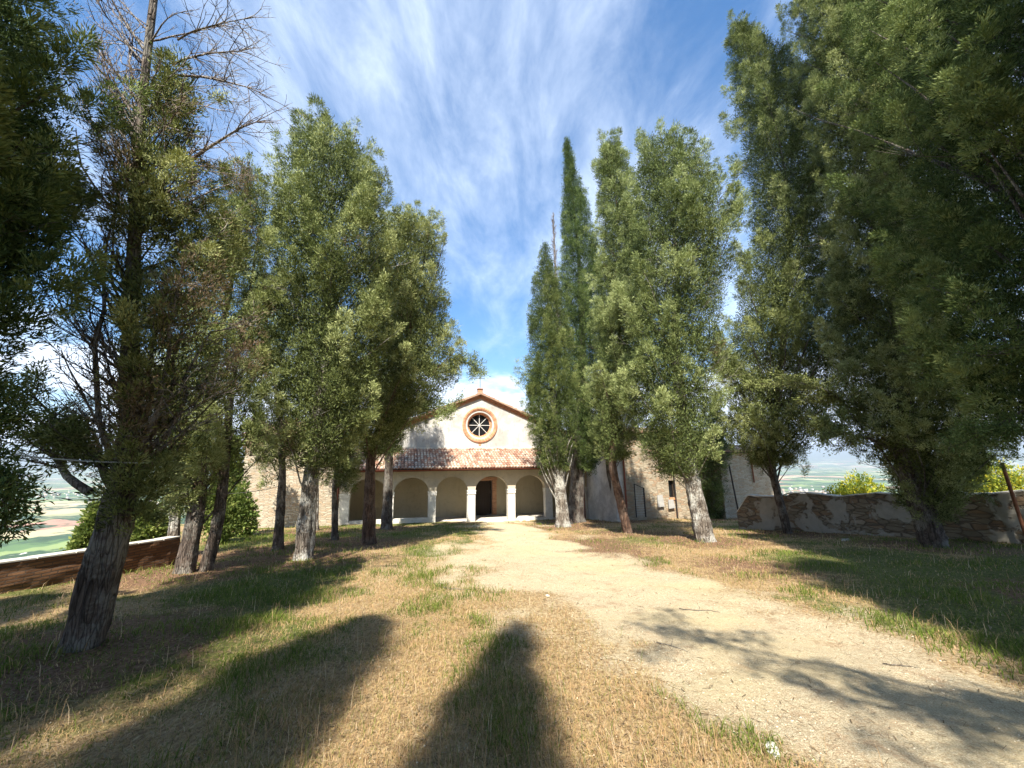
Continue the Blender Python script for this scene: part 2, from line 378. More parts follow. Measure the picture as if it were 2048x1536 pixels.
# ground
def ground_nodes(t, is_path=False):
    geo = t.n('ShaderNodeNewGeometry').outputs['Position']
    g = attr(t, 'gravel'); gr = attr(t, 'green'); lit = attr(t, 'litter'); far = attr(t, 'far')
    n1 = t.noise(geo, 3.0, 8, .7); n2 = t.noise(geo, 22, 8, .75); n3 = t.noise(geo, 95, 5, .7); nb = t.noise(geo, .55, 5, .6)
    # tilted fine straw pattern
    st = t.noise(vscale(t, geo, (60, 9, 9), rot=(0, 0, .5)), 1.0, 5, .7); st2 = t.noise(vscale(t, geo, (8, 70, 9), rot=(0, 0, .35)), 1.0, 5, .7)
    straw = t.mix(t.ramp(n2, .35, .65), (.20, .13, .065), (.46, .33, .17)); straw = t.mix(t.ramp(st, .5, .72), straw, (.62, .48, .28))
    green = t.mix(t.ramp(n2, .35, .68), (.065, .075, .022), (.19, .20, .065)); green = t.mix(t.ramp(st2, .55, .75), green, (.36, .32, .15))
    soil = t.mix(t.ramp(n2, .35, .65), (.10, .055, .032), (.27, .165, .10)); soil = t.mix(t.ramp(st, .56, .74), soil, (.44, .31, .20))
    f1 = t.ramp(t.math('ADD', gr, t.math('MULTIPLY', t.math('SUBTRACT', n1, .5), 1.1)), .35, .65)
    c = t.mix(f1, straw, green)
    f2 = t.ramp(t.math('ADD', lit, t.math('MULTIPLY', t.math('SUBTRACT', n1, .5), 1.0)), .35, .65)
    c = t.mix(f2, c, soil)
    grav = t.mix(t.ramp(n3, .35, .65), (.33, .26, .155), (.68, .60, .42)); grav = t.mix(t.ramp(n2, .33, .55), t.mix(.5, grav, (.38, .25, .14)), grav)
    grav = t.mix(t.math('MULTIPLY', t.ramp(st, .56, .68), .75), grav, (.15, .09, .05)); grav = t.mix(t.math('MULTIPLY', t.ramp(st2, .58, .70), .7), grav, (.22, .12, .07)); grav = t.mix(t.math('MULTIPLY', t.ramp(n1, .52, .70), .55), grav, (.30, .18, .10))
    grav = t.mix(t.math('MULTIPLY', t.ramp(nb, .42, .68), .50), grav, (.52, .43, .24))
    f3 = t.ramp(t.math('ADD', t.math('ADD', g, t.math('MULTIPLY', t.math('SUBTRACT', n2, .5), 1.3)), t.math('MULTIPLY', t.math('SUBTRACT', st, .5), .8)), .15, .75)
    c = t.mix(f3, c, grav)
    # the far plain: patchwork fields, woods, lanes
    v = vscale(t, geo, (.0042, .0022, 0), rot=(0, 0, .5))
    vo = t.n('ShaderNodeTexVoronoi', {'Vector': v, 'Scale': 1.0, 'Randomness': .9}, distance='CHEBYCHEV')
    sc = t.n('ShaderNodeSeparateColor', {0: vo.outputs['Color']})
    fc = t.mix(t.ramp(sc.outputs[0], .3, .7), (.085, .15, .05), (.20, .26, .09)); fc = t.mix(t.ramp(sc.outputs[1], .74, .8), fc, (.42, .36, .20)); fc = t.mix(t.ramp(sc.outputs[2], .88, .92), fc, (.36, .20, .13))
    wn = t.noise(geo, .0035, 8, .62); fc = t.mix(t.ramp(wn, .50, .56), fc, (.035, .07, .028))
    tn = t.noise(geo, .011, 4, .6); fc = t.mix(t.ramp(tn, .67, .70), fc, (.72, .66, .58))
    hz = t.n('ShaderNodeSeparateXYZ', {0: geo}).outputs[2]; fc = t.mix(t.ramp(hz, -150, 60), fc, t.mix(wn, (.03, .055, .03), (.09, .12, .06)))
    near = t.math('SUBTRACT', 1.0, t.ramp(t.n('ShaderNodeVectorMath', {0: geo}, operation='LENGTH').outputs['Value'], 300, 1200)); fc = t.mix(near, fc, t.mix(t.ramp(n1, .4, .6), (.03, .055, .015), (.10, .13, .04)))
    c = t.mix(far, c, fc)
    h = t.math('ADD', t.math('ADD', n2, t.math('MULTIPLY', n3, .5)), t.math('MULTIPLY', st, .5))
    finish(t, c, .95, h, .8, .045, .1)
m, t = newmat('ground_soil'); ground_nodes(t); M['ground'] = m
# grass blades
m, t = newmat('grass_blades'); a = attr(t, 'tint')
c = t.mix(t.ramp(a, .0, .30), (.085, .16, .025), (.20, .26, .06)); c = t.mix(t.ramp(a, .30, .55), c, (.46, .38, .17)); c = t.mix(t.ramp(a, .55, .85), c, (.62, .43, .23)); c = t.mix(t.ramp(a, .85, 1.0), c, (.80, .68, .45))
p = t.n('ShaderNodeBsdfPrincipled', {'Base Color': t.n('ShaderNodeHueSaturation', {'Hue': .49, 'Saturation': 1.05, 'Value': .76, 'Color': c}).outputs[0], 'Roughness': .7, 'Specular IOR Level': .1}); tr = t.n('ShaderNodeBsdfTranslucent', {'Color': c})
t.n('ShaderNodeOutputMaterial', {0: t.n('ShaderNodeMixShader', {0: .25, 1: p.outputs[0], 2: tr.outputs[0]})}); M['blade'] = m
m, t = newmat('pebbles'); a = attr(t, 'tint'); finish(t, t.mix(a, (.26, .19, .11), (.66, .59, .44)), .95, spec=.05); M['pebble'] = m
m, t = newmat('town_walls'); a = attr(t, 'tint'); finish(t, t.mix(a, (.45, .30, .2), (.75, .72, .66)), .9); M['town'] = m

# ------------------------------------------------------------------ trees list first (positions are needed by the ground litter)
def G(px, py): return on_ground(px, py)
# kind: name,label,base,plane Y,profile rows (picture y, left x, right x), options
TREES = [
 dict(n='cypress_tree', l='large dark cypress cut by the left edge of the photo, hanging over the brick wall', b=(-6.6, 3.2),
      p=[(-190, -320, -10), (-110, -450, 60), (0, -520, 92), (130, -520, 104), (400, -500, 88), (550, -450, 70), (640, -400, 35), (720, -350, -15), (790, -300, -70)],
      tr=.26, m='cypdark', b_='bark', ts=.15, fl=26, dens=1.2, spread=.25, tshift=-.12),  # darker foliage colour carries part of this crown's shade
 dict(n='cypress_tree', l='half dead cypress with thick leaning trunk in the left foreground, bare twigs at its top', b=G(165, 1300),
      p=[(130, 320, 380), (200, 290, 400), (330, 285, 410), (360, 240, 440), (500, 235, 470), (620, 240, 480), (760, 240, 440), (880, 210, 400), (980, 200, 350)],
      tr=.182, flare=.25, m='cyp', b_='bark', ts=.14, fl=22, dens=1.25, core=1.0, spread=.3, top=(352, -330), dry=6, tshift=0, dead=True),
 dict(n='cypress_tree', l='dark bushy cypress with forked trunk right behind the thick leaning one on the left', b=G(370, 1145),
      p=[(340, 470, 520), (420, 440, 545), (540, 400, 550), (660, 320, 550), (780, 290, 545), (880, 290, 530), (950, 300, 470), (1010, 330, 420)],
      tr=.19, m='cyp', b_='bark', ts=.19, fl=20, dens=.95, spread=.35, fork=True, sp=[(485, 330), (515, 325), (455, 400)], lean=(398, 1000), dry=12, tshift=-.1),
 dict(n='cypress_tree', l='slim pale trunked cypress behind the forked one near the end of the brick wall', b=G(345, 1118),
      p=[(700, 330, 400), (820, 310, 410), (950, 310, 400), (1030, 330, 390)], tr=.16, m='cyp', b_='barklight', ts=.2, fl=14, dens=.5, spread=.3, tshift=0),
 dict(n='cypress_tree', l='tall broad cypress with grey white scarred trunk, left of the church', b=G(606, 1120),
      p=[(278, 598, 728), (315, 572, 752), (365, 548, 778), (420, 538, 790), (520, 535, 800), (620, 530, 780), (720, 535, 790), (820, 545, 760), (890, 560, 720), (930, 590, 680)],
      tr=.235, m='cyp', b_='barklight', ts=.21, fl=16, dens=.85, spread=.42, sp=[(625, 240), (655, 226), (690, 230), (718, 246), (596, 272), (742, 275), (562, 312), (775, 345)], lean=(624, 930), dry=5, tshift=0, red=.25),
 dict(n='cypress_tree', l='wide cypress with reddish brown trunk in front of the left portico arches', b=G(737, 1086),
      p=[(445, 770, 870), (485, 750, 893), (550, 735, 910), (610, 730, 915), (680, 730, 925), (740, 705, 950), (790, 700, 915), (840, 700, 850), (880, 700, 800), (905, 720, 780)],
      tr=.24, m='cyp', b_='barkred', ts=.23, fl=15, dens=.85, spread=.5, sp=[(812, 405), (838, 408), (868, 425), (893, 475)], lean=(742, 900), tshift=0),
 dict(n='cypress_tree', l='cypress whose trunk stands close to the portico parapet, under the wide crowns', b=G(773, 1058),
      p=[(560, 730, 840), (650, 715, 860), (750, 720, 850), (850, 740, 830), (905, 755, 810)],
      tr=.30, m='cyp', b_='bark', ts=.30, fl=13, dens=.7, spread=.4, lean=(778, 900), tshift=0),
 dict(n='cypress_tree', l='dark slender cypress with black trunk standing against the sunlit stone wall', b=G(555, 1101),
      p=[(520, 480, 560), (640, 475, 590), (760, 490, 600), (860, 495, 610), (930, 515, 600)],
      tr=.15, m='cyp', b_='bark', ts=.22, fl=15, dens=.65, spread=.4, lean=(566, 940), tshift=0),
 dict(n='cypress_tree', l='thin dark cypress with wavy black trunk left of the portico corner', b=G(670, 1081),
      p=[(700, 635, 720), (800, 630, 735), (900, 640, 735), (960, 650, 720)],
      tr=.135, m='cyp', b_='bark', ts=.22, fl=15, dens=.8, spread=.4, lean=(668, 960), tshift=0),
 dict(n='cypress_tree', l='thin pale trunked cypress farthest back beside the shaded stone wall', b=G(629, 1062),
      p=[(620, 590, 690), (760, 590, 690), (880, 600, 670)],
      tr=.15, m='cyp', b_='barklight', ts=.3, fl=12, dens=.7, spread=.4, tshift=0),
 dict(n='cypress_tree', l='short pointed dense cypress with pale fluted trunk right of the church door', b=G(1126, 1054),
      p=[(488, 1088, 1093), (520, 1080, 1103), (580, 1060, 1126), (660, 1052, 1144), (760, 1049, 1158), (860, 1049, 1158), (900, 1062, 1148), (930, 1082, 1140)],
      tr=.36, m='cypdark', b_='barklight', ts=.24, fl=17, dens=1.35, spread=.12, tshift=0, tight=True, flute=True),
 dict(n='cypress_tree', l='yellowish evergreen whose branches stick out left of the short pointed cypress', b=G(1140, 1047),
      p=[(712, 1040, 1078), (750, 1026, 1095), (800, 1032, 1100), (840, 1052, 1100), (850, 1072, 1100)], tr=.16, m='cyp', b_='bark', ts=.24, fl=11, dens=.42, core=.2, spread=.6, tshift=0),
 dict(n='cypress_tree', l='tallest needle shaped cypress, its dark trunk just right of the pale fluted one', b=G(1150, 1044),
      p=[(278, 1130, 1136), (330, 1127, 1150), (420, 1120, 1180), (520, 1118, 1200), (650, 1120, 1218), (780, 1125, 1228), (880, 1132, 1218), (935, 1143, 1192)],
      tr=.5, m='cypdark', b_='bark', ts=.30, fl=17, dens=1.3, spread=.12, tshift=0, tight=True),
 dict(n='cypress_tree', l='cypress with leaning red brown trunk and two pointed tops, before the white side wall', b=G(1258, 1067),
      p=[(295, 1195, 1245), (335, 1190, 1262), (420, 1188, 1285), (550, 1190, 1300), (700, 1178, 1300), (800, 1165, 1290), (870, 1175, 1285), (915, 1200, 1260)],
      tr=.20, m='cyp', b_='barkred', ts=.25, fl=16, dens=1.05, spread=.25, sp=[(1198, 262), (1237, 256), (1215, 290), (1252, 300)], tshift=0, lean=(1222, 925)),
 dict(n='cypress_tree', l='thin black trunked cypress just left of the leaning red brown trunk', b=G(1241, 1042),
      p=[(520, 1200, 1260), (700, 1190, 1265), (850, 1195, 1255), (900, 1205, 1245)],
      tr=.22, m='cyp', b_='bark', ts=.34, fl=12, dens=.7, spread=.25, tshift=0, lean=(1215, 930)),
 dict(n='cypress_tree', l='broad cypress with pale lichen spotted leaning trunk, right of the path', b=G(1411, 1081),
      p=[(285, 1275, 1355), (325, 1262, 1400), (380, 1248, 1440), (500, 1240, 1478), (620, 1238, 1470), (720, 1230, 1445), (820, 1245, 1435), (900, 1270, 1430), (945, 1310, 1400)],
      tr=.34, m='cyp', b_='barklight', ts=.24, fl=16, dens=.85, spread=.32, sp=[(1292, 250), (1322, 234), (1350, 244), (1385, 275), (1432, 320), (1272, 270), (1456, 385)], dry=4, tshift=0, lean=(1378, 935), red=.2),
 dict(n='cypress_tree', l='low bushy evergreen between the lichen spotted trunk and the pale stone wall', b=G(1428, 1037),
      p=[(800, 1400, 1440), (870, 1393, 1458), (950, 1388, 1462), (1010, 1392, 1462), (1036, 1400, 1445)],
      tr=.12, m='cypdark', b_='bark', ts=.32, fl=15, dens=1.0, spread=.3, tshift=0),
 dict(n='cypress_tree', l='very tall cypress with slim dark trunk before the left end of the ruined stone wall', b=G(1577, 1067),
      p=[(50, 1460, 1480), (95, 1456, 1535), (150, 1456, 1595), (200, 1462, 1640), (300, 1480, 1665), (420, 1495, 1680), (540, 1480, 1700), (640, 1440, 1730), (760, 1425, 1710), (860, 1440, 1650), (925, 1495, 1600)],
      tr=.15, m='cyp', b_='bark', ts=.24, fl=15, dens=.66, spread=.33, sp=[(1461, 18), (1480, 50), (1512, 44), (1548, 88), (1585, 92), (1610, 130)], dry=4, tshift=0, lean=(1540, 930)),
 dict(n='cypress_tree', l='huge cypress with thick black leaning trunk in front of the ruined wall on the right', b=G(1868, 1093),
      p=[(-420, 1600, 1720), (-250, 1590, 1800), (0, 1600, 1860), (200, 1640, 1885), (400, 1680, 1915), (600, 1660, 1940), (750, 1665, 1955), (860, 1700, 1960), (950, 1780, 1940), (1000, 1810, 1910)],
      tr=.30, flare=.3, m='cyp', b_='bark', ts=.20, fl=17, dens=.95, spread=.22, dry=5, tshift=0, lean=(1815, 930)),
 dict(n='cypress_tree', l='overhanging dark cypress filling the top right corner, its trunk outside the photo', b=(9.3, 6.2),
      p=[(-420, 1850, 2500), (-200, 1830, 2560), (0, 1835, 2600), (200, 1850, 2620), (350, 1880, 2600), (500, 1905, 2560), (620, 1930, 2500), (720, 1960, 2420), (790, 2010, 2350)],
      tr=.30, m='cypdark', b_='bark', ts=.18, fl=20, dens=.95, spread=.3, tshift=0),  # shade on this crown is put into the darker foliage colour
]
# ------------------------------------------------------------------ ground sheet (polar grid, reaches the horizon)
tx = np.array([d['b'][0] for d in TREES]); ty = np.array([d['b'][1] for d in TREES])
def zone_attrs(x, y):
    g = gravel_amount(x, y)
    lit = np.zeros_like(x)
    for a, b in zip(tx, ty): lit = np.maximum(lit, np.exp(-((x-a)**2+(y-b)**2)/(2.0+.05*b)**2))
    lit = np.maximum(lit, .9*np.exp(-((x-2.6)/2.5)**2-((y-13)/6)**2)); lit = np.maximum(lit, .8*np.exp(-((x-5.5)/2.2)**2-((y-9.5)/3)**2))
    green = .30+.75*(fbm(x, y, .5, 4)-.5)*2
    green = green+.45*sstep(-2.2, -5, x)*sstep(14, 9, y)+.5*sstep(4, 7, x)*sstep(16, 8, y)-.45*np.exp(-((x-1.0)/2.2)**2-((y-3.5)/3.5)**2)
    green = green+.6*np.exp(-((x+9.5)/4)**2-((y-19)/5)**2)
    far = sstep(3, 14, terr_dist(x, y))
    return g, np.clip(green, 0, 1), np.clip(lit*.8, 0, 1), far
nA, nR = 900, 330
rad = np.concatenate([[0.0], np.geomspace(.35, 60, 230), np.geomspace(64, 33000, nR-231)])
ang = np.linspace(0, 2*math.pi, nA, endpoint=False)
rr, aa = np.meshgrid(rad, ang, indexing='ij'); gx = (rr*np.sin(aa)).ravel(); gy = (rr*np.cos(aa)).ravel()
gzv = gz(gx, gy); g, gr, li, fa = zone_attrs(gx, gy)
i = np.arange(nR-1)[:, None]*nA; j = np.arange(nA)[None, :]; jn = (j+1) % nA
fc = np.stack([i+j, i+nA+j, i+nA+jn, i+jn], -1).reshape(-1, 4)
me = mesh_np('ground', np.stack([gx, gy, gzv], 1), fc[:, ::-1], 4, smooth=True, attrs=dict(gravel=g, green=gr, litter=li, far=fa))
tag(link('ground', me, M['ground']), kind='structure')

# path sheet, a finger above the ground, same soil turning to gravel
ns, nw = 420, 60
def resample(P, n):
    d = np.concatenate([[0], np.cumsum(np.hypot(*np.diff(P, axis=0).T))]); q = np.linspace(0, d[-1], n)
    return np.stack([np.interp(q, d, P[:, 0]), np.interp(q, d, P[:, 1])], 1)
def smooth(P, k=12):
    for _ in range(k): P = np.vstack([P[:1], (P[:-2]+2*P[1:-1]+P[2:])/4, P[-1:]])
    return P
def pair(P, Q, n):   # same parameter along both edges
    u = np.linspace(0, len(P)-1, n); k = np.arange(len(P))
    f = lambda A: np.stack([np.interp(u, k, A[:, 0]), np.interp(u, k, A[:, 1])], 1)
    return smooth(f(P)), smooth(f(Q))
Lp, Rp = pair(LEw, REw, ns)
w = np.linspace(0, 1, nw)[None, :, None]
edge = lambda P, s: (fbm(P[:, 0]*1.0+s, P[:, 1], 1.6, 4)-.5)*1.0-.0
wl = np.linalg.norm(Rp-Lp, axis=1)
wL = -.02+edge(Lp, 3)/wl; wR = 1.02+edge(Rp, 8)/wl
ww = wL[:, None]+(wR-wL)[:, None]*np.linspace(0, 1, nw)[None, :]
PX = Lp[:, None, 0]+(Rp-Lp)[:, None, 0]*ww; PY = Lp[:, None, 1]+(Rp-Lp)[:, None, 1]*ww
pxv, pyv = PX.ravel(), PY.ravel()
crown_ = (np.sin(np.linspace(0, 1, nw)*math.pi)**.5)[None, :]*np.ones((ns, 1))
z = gz(pxv, pyv)+.004+.010*crown_.ravel()
g, gr, li, fa = zone_attrs(pxv, pyv)
i = np.arange(ns-1)[:, None]*nw; j = np.arange(nw-1)[None, :]
fc = np.stack([i+j, i+j+1, i+nw+j+1, i+nw+j], -1).reshape(-1, 4)
me = mesh_np('path', np.stack([pxv, pyv, z], 1), fc[:, ::-1], 4, smooth=True, attrs=dict(gravel=g, green=gr*.5, litter=li, far=fa*0))
if me.polygons[0].normal.z < 0: me.flip_normals()
tag(link('path', me, M['ground']), kind='structure')

# ------------------------------------------------------------------ grass, pebbles (stuff)
rg = np.random.RandomState(11)
def scatter(n, r0, r1, half=72):
    r = np.exp(rg.uniform(math.log(r0), math.log(r1), n)); a = R(1)*rg.uniform(-half, half, n)
    return r*np.sin(a), r*np.cos(a), r
def blades(x, y, r, h, wd, lean, tint, nm):
    n = len(x); z = gz(x, y)
    d = rg.uniform(0, 2*math.pi, n); dx, dy = np.cos(d), np.sin(d); a = rg.uniform(0, 2*math.pi, n)
    sx, sy = np.cos(a)*wd/2, np.sin(a)*wd/2
    b = np.stack([x, y, z-.01], 1); s = np.stack([sx, sy, sx*0], 1)
    m1 = b+np.stack([dx*lean*h*.35, dy*lean*h*.35, h*.6], 1); tp = b+np.stack([dx*lean*h, dy*lean*h, h*(1-.3*lean)], 1)
    V = np.stack([b-s, b+s, m1+s*.7, m1-s*.7, tp-s*.12, tp+s*.12], 1).reshape(-1, 3)
    k = np.arange(n)[:, None]*6; Fc = np.concatenate([k+np.array([[0, 1, 2, 3]]), k+np.array([[3, 2, 5, 4]])], 1).reshape(-1, 4)
    return V, Fc, np.repeat(tint, 2)
x, y, r = scatter(640000, 1.7, 34)
g, gr, li, fa = zone_attrs(x, y)
td = terr_dist(x, y)
clump = fbm(x, y, 1.3, 3); fine = fbm(x, y, 5.0, 2)
dens = np.clip(1.08-g*1.25, 0.035, 1)*(1-.55*li)*(.35+.9*clump)*(.4+fine)
keep = (rg.rand(len(x)) < dens) & (td < -.4) & (y < 27.5+.27*x)
x, y, r, g, gr, li, clump, fine = [q[keep] for q in (x, y, r, g, gr, li, clump, fine)]
n = len(x)
tall = sstep(.55, .8, clump)
greeny = sstep(.32, .72, gr+(fbm(x, y, 2.1, 3)-.5)*1.0)
# fresh tufts along the path borders
pe = np.exp(-((g-.25)/.22)**2); tuft = sstep(.56, .70, fbm(x, y, 1.0, 2)+.10*pe)
greeny = np.clip(greeny+tuft*.85*pe, 0, 1)
isg = rg.rand(n) < (greeny*.80+.04)
tint = np.where(isg, rg.uniform(.0, .42, n), rg.uniform(.42, .95, n))
h = (.020+.036*rg.rand(n)**2+.05*tall*rg.rand(n)+.10*tuft*isg*rg.rand(n))*(1+.02*r)*np.where(g > .5, .5, 1)
wd = np.clip(.0028+.00085*r, .003, .03)*rg.uniform(.7, 1.3, n)
V1, F1, T1 = blades(x, y, r, h, wd, rg.uniform(.2, 1.1, n), tint, 'a')
# long seeding stalks
sel = (rg.rand(n) < .028*(1-g)*(r < 22)) ; xs, ys, rs = x[sel], y[sel], r[sel]; k2 = len(xs)
V2, F2, T2 = blades(xs, ys, rs, rg.uniform(.08, .24, k2), np.clip(.0018+.0006*rs, .002, .015), rg.uniform(.1, .5, k2), np.where(rg.rand(k2) < .3, .25, rg.uniform(.7, 1, k2)), 'b')
V = np.vstack([V1, V2]); Fc = np.vstack([F1, F2+len(V1)])
tag(link('grass', mesh_np('grass', V, Fc, 4, np.concatenate([T1, T2])), M['blade']), 'dry straw and short green grass covering the churchyard', 'grass', kind='stuff')

x, y, r = scatter(60000, 1.8, 26, 60)
g = gravel_amount(x, y); keep = (rg.rand(len(x)) < .04+.9*g) & (terr_dist(x, y) < -.5) & (y < 27+.27*x); x, y, r = x[keep], y[keep], r[keep]; n = len(x)
z = gz(x, y)+.012; s = (.003+.005*rg.rand(n)**4)*(1+.04*r)
octv = np.array([(1, 0, 0), (0, 1, 0), (-1, 0, 0), (0, -1, 0), (0, 0, .7), (0, 0, -.7)]); octf = np.array([(0, 1, 4), (1, 2, 4), (2, 3, 4), (3, 0, 4), (1, 0, 5), (2, 1, 5), (3, 2, 5), (0, 3, 5)])
jit = rg.uniform(.6, 1.4, (n, 6, 3)); V = (octv[None]*jit*s[:, None, None]+np.stack([x, y, z], 1)[:, None]).reshape(-1, 3)
Fc = (octf[None]+np.arange(n)[:, None, None]*6).reshape(-1, 3)
tag(link('gravel', mesh_np('gravel', V, Fc, 3, np.repeat(rg.rand(n), 8)), M['pebble']), 'small pale stones strewn over the path', 'gravel', kind='stuff')

x, y, r = scatter(52000, 1.8, 24, 62)
g, gr, li, fa = zone_attrs(x, y); keep = (rg.rand(len(x)) < (.32+.5*li)*(1-.72*g)) & (terr_dist(x, y) < -.5) & (y < 27+.27*x); x, y, r = x[keep], y[keep], r[keep]; n = len(x)
z = gz(x, y)+.016+.01*rg.rand(n); a = rg.uniform(0, 6.28, n); L_ = rg.uniform(.012, .06, n)*(1+.03*r); w_ = rg.uniform(.0012, .004, n)*(1+.22*r); tz = rg.normal(0, .12, n)*L_
dx, dy = np.cos(a)*L_/2, np.sin(a)*L_/2; sx, sy = -np.sin(a)*w_/2, np.cos(a)*w_/2
V = np.stack([np.stack([x-dx-sx, y-dy-sy, z-tz], 1), np.stack([x+dx-sx, y+dy-sy, z+tz], 1), np.stack([x+dx+sx, y+dy+sy, z+tz], 1), np.stack([x-dx+sx, y-dy+sy, z-tz], 1)], 1).reshape(-1, 3)
tag(link('plant_litter', mesh_np('plant_litter', V, np.arange(n*4).reshape(-1, 4), 4, rg.rand(n)), M['dead']), 'fallen brown needles and bits of twig on the grass and path', 'litter', kind='stuff')

# ------------------------------------------------------------------ church
CA = R(15.5); CO = np.array([-2.81, 27.3, -2.25])
CU = np.array([math.cos(CA), math.sin(CA), 0]); CV = np.array([-math.sin(CA), math.cos(CA), 0])
def on_church(px, py, v):
    r = ray(px, py); c = np.array([0, 0, EYE]); k = ((CO+CV*v-c)@CV)/(r@CV); d = c+r*k-CO
    return float(d@CU), float(d[2])
church = tag(empty('church', tuple(CO), CA), 'white country church with round window, arched portico and tiled portico roof', 'church')
PIL = [-8.04, -5.38, -2.68, -.04, 2.80, 5.58, 8.30]; HW = [.25, .26, .27, .28, .28, .28, .27]
SPR, RISE, PT = 2.02, .92, 3.46      # springing height, arch rise, wall top
# portico front wall with its arches
out = [(PIL[0]-.40, PT), (PIL[0]-.40, SPR)]
for i in range(6):
    a = PIL[i]+HW[i]-.02; b = PIL[i+1]-HW[i+1]+.02
    ap = [(a, SPR)]
    cxx, hw = (a+b)/2, (b-a)/2
    for k in range(0, 25):
        q = math.pi-math.pi*k/24; ap.append((cxx+hw*math.cos(q), SPR+.0+RISE*math.sin(q)))
    ap = ap[1:]
    out += ap
out += [(8.62, SPR), (8.62, PT)]
MB().prism(out[::-1], [], 0, .50).build('portico_wall', M['cream'], church)
for i, (u, hw) in enumerate(zip(PIL, HW)):
    a0, b0 = (u-hw+.02, u+hw-.02)
    if i == 0: a0 = u-.38
    if i == 6: b0 = 8.60
    m = MB().box((a0, .02, -.9), (b0, .48, SPR-.26))
    p = m.build('pillar', M['pillar'], church)
    MB().box((a0-.03, -.025, SPR-.26), (b0+.03, .525, SPR-.20)).box((a0-.015, -.012, SPR-.20), (b0+.015, .512, SPR-.08)).box((a0-.045, -.035, SPR-.08), (b0+.045, .535, SPR)).build('capital', M['pillar'], p)
# parapets of the two left bays
for i in (0, 1):
    MB().box((PIL[i]+HW[i]-.02, .06, -.9), (PIL[i+1]-HW[i+1]+.02, .40, .36)).build('parapet', M['pillar'], church)
MB().box((PIL[0]-.3, .03, -.9), (8.6, 3.0, -.03)).build('portico_floor', M['stonetrim'], church)
# nave front wall with round window opening and doorway
OCX, OCZ, OR_ = 1.08, 6.79, 1.00
FL, FR, APX, SLP = -7.3, 9.4, 9.02, .412
fo = [(FL, -1), (.72, -1), (.72, 2.52), (2.06, 2.52), (2.06, -1), (FR, -1), (FR, APX-SLP*(FR-OCX)), (OCX, APX), (FL, APX-SLP*(OCX-FL))]
hole = [(OCX+OR_*math.cos(2*math.pi*k/64), OCZ+OR_*math.sin(2*math.pi*k/64)) for k in range(64)]
MB().prism(fo, [hole], 3.0, 3.5).build('front_wall', M['plaster'], church)
# ochre limewash of the portico's back wall stands a few mm proud of the white plaster
MB().prism([(PIL[0]-.35, -.02), (.70, -.02), (.70, 2.54), (2.08, 2.54), (2.08, -.02), (8.6, -.02), (8.6, 4.6), (PIL[0]-.35, 4.6)], [], 2.994, 2.999).build('portico_back_wall', M['ochre'], church)
# portico end walls + ceiling slab just under the tiles
MB().prism([(.5, -.9), (2.99, -.9), (2.99, 4.55), (.5, 3.42)], [], 0, .3)
def side_prism(name, mat, poly, u0, u1):
    mb = MB(); n = len(poly)
    vs = [(u0, p[0], p[1]) for p in poly]+[(u1, p[0], p[1]) for p in poly]
    fs = [tuple(range(n)), tuple(reversed(range(n, 2*n)))]+[(i, (i+1) % n+0, (i+1) % n+n, i+n) for i in range(n)]
    mb.add(vs, fs); return mb.build(name, mat, church)
side_prism('portico_end_wall', M['cream'], [(.505, -.9), (2.99, -.9), (2.99, 4.70), (.505, 3.60)], PIL[0]-.38, PIL[0]-.08)
RS = (4.93-3.50)/3.72         # portico roof slope
def rz_(v): return 3.50+RS*(v+.72)
side_prism('portico_ceiling', M['darkwood'], [(-.66, rz_(-.66)-.14), (2.985, rz_(2.985)-.14), (2.985, rz_(2.985)-.05), (-.66, rz_(-.66)-.05)], PIL[0]-.55, 8.60)
# nave: side walls, back wall, dark inside
MB().box((FL+.02, 3.5, -1), (FL+.5, 24, 5.55)).box((FR-.5, 3.5, -1), (FR-.02, 24, 5.55)).box((FL+.5, 23.5, -1), (FR-.5, 24, 5.55)).build('nave_wall', M['rubblewarm'], church)
MB().box((FL+.5, 3.5, -.12), (FR-.5, 23.5, -.04)).build('nave_floor', M['dark'], church)
# coppi tiles helper: local coordinates (u across, s down the slope)
def tile_field(name, parent, P0, du, ds, nu, nss, wu, ls, seed, mat=None):
    """P0 top left corner; du unit vector across, ds unit vector down the slope"""
    rnd = random.Random(seed); mb = MB(); P0 = Vector(P0); du = Vector(du); ds = Vector(ds).normalized(); nn = du.cross(ds); nn = nn if nn.z > 0 else -nn
    for j in range(nu):
        for i in range(nss):
            jit = rnd.uniform(-.012, .012); tn = min(1, max(0, rnd.gauss(.55, .27)))
            # cover tile (convex)
            r0, r1 = wu*.36, wu*.44
            s0 = i*ls-.03; s1 = (i+1)*ls+.02+rnd.uniform(-.01, .015)
            vs = []
            for s_, r_, lift in ((s0, r0, .0), (s1, r1, .022)):
                for k in range(5):
                    q = math.pi*k/4
                    vs.append(P0+du*((j+.5)*wu+jit+math.cos(q)*r_)+ds*s_+nn*(.02+lift+math.sin(q)*r_*.85))
            mb.add(vs, [(k, k+1, k+6, k+5) for k in range(4)], False, tn)
            mb.add([vs[5+k] for k in range(5)]+[P0+du*((j+.5)*wu+jit)+ds*s1+nn*.02], [(k, k+1, 5) for k in range(4)], False, tn*.5)
            # channel tile (concave)
            tn2 = min(1, max(0, rnd.gauss(.35, .25))); vs = []
            for s_ in (s0, s1):
                for k in range(3):
                    vs.append(P0+du*((j+1.0)*wu+(k-1)*wu*.38)+ds*s_+nn*(.035 if k != 1 else -.005)+nn*(.01 if s_ == s1 else 0))
            mb.add(vs, [(0, 1, 4, 3), (1, 2, 5, 4)], False, tn2)
    return mb.build(name, mat or M['tiles'], parent)
dsv = Vector((0, -1, -RS)).normalized(); LEN = 3.72*math.sqrt(1+RS*RS)
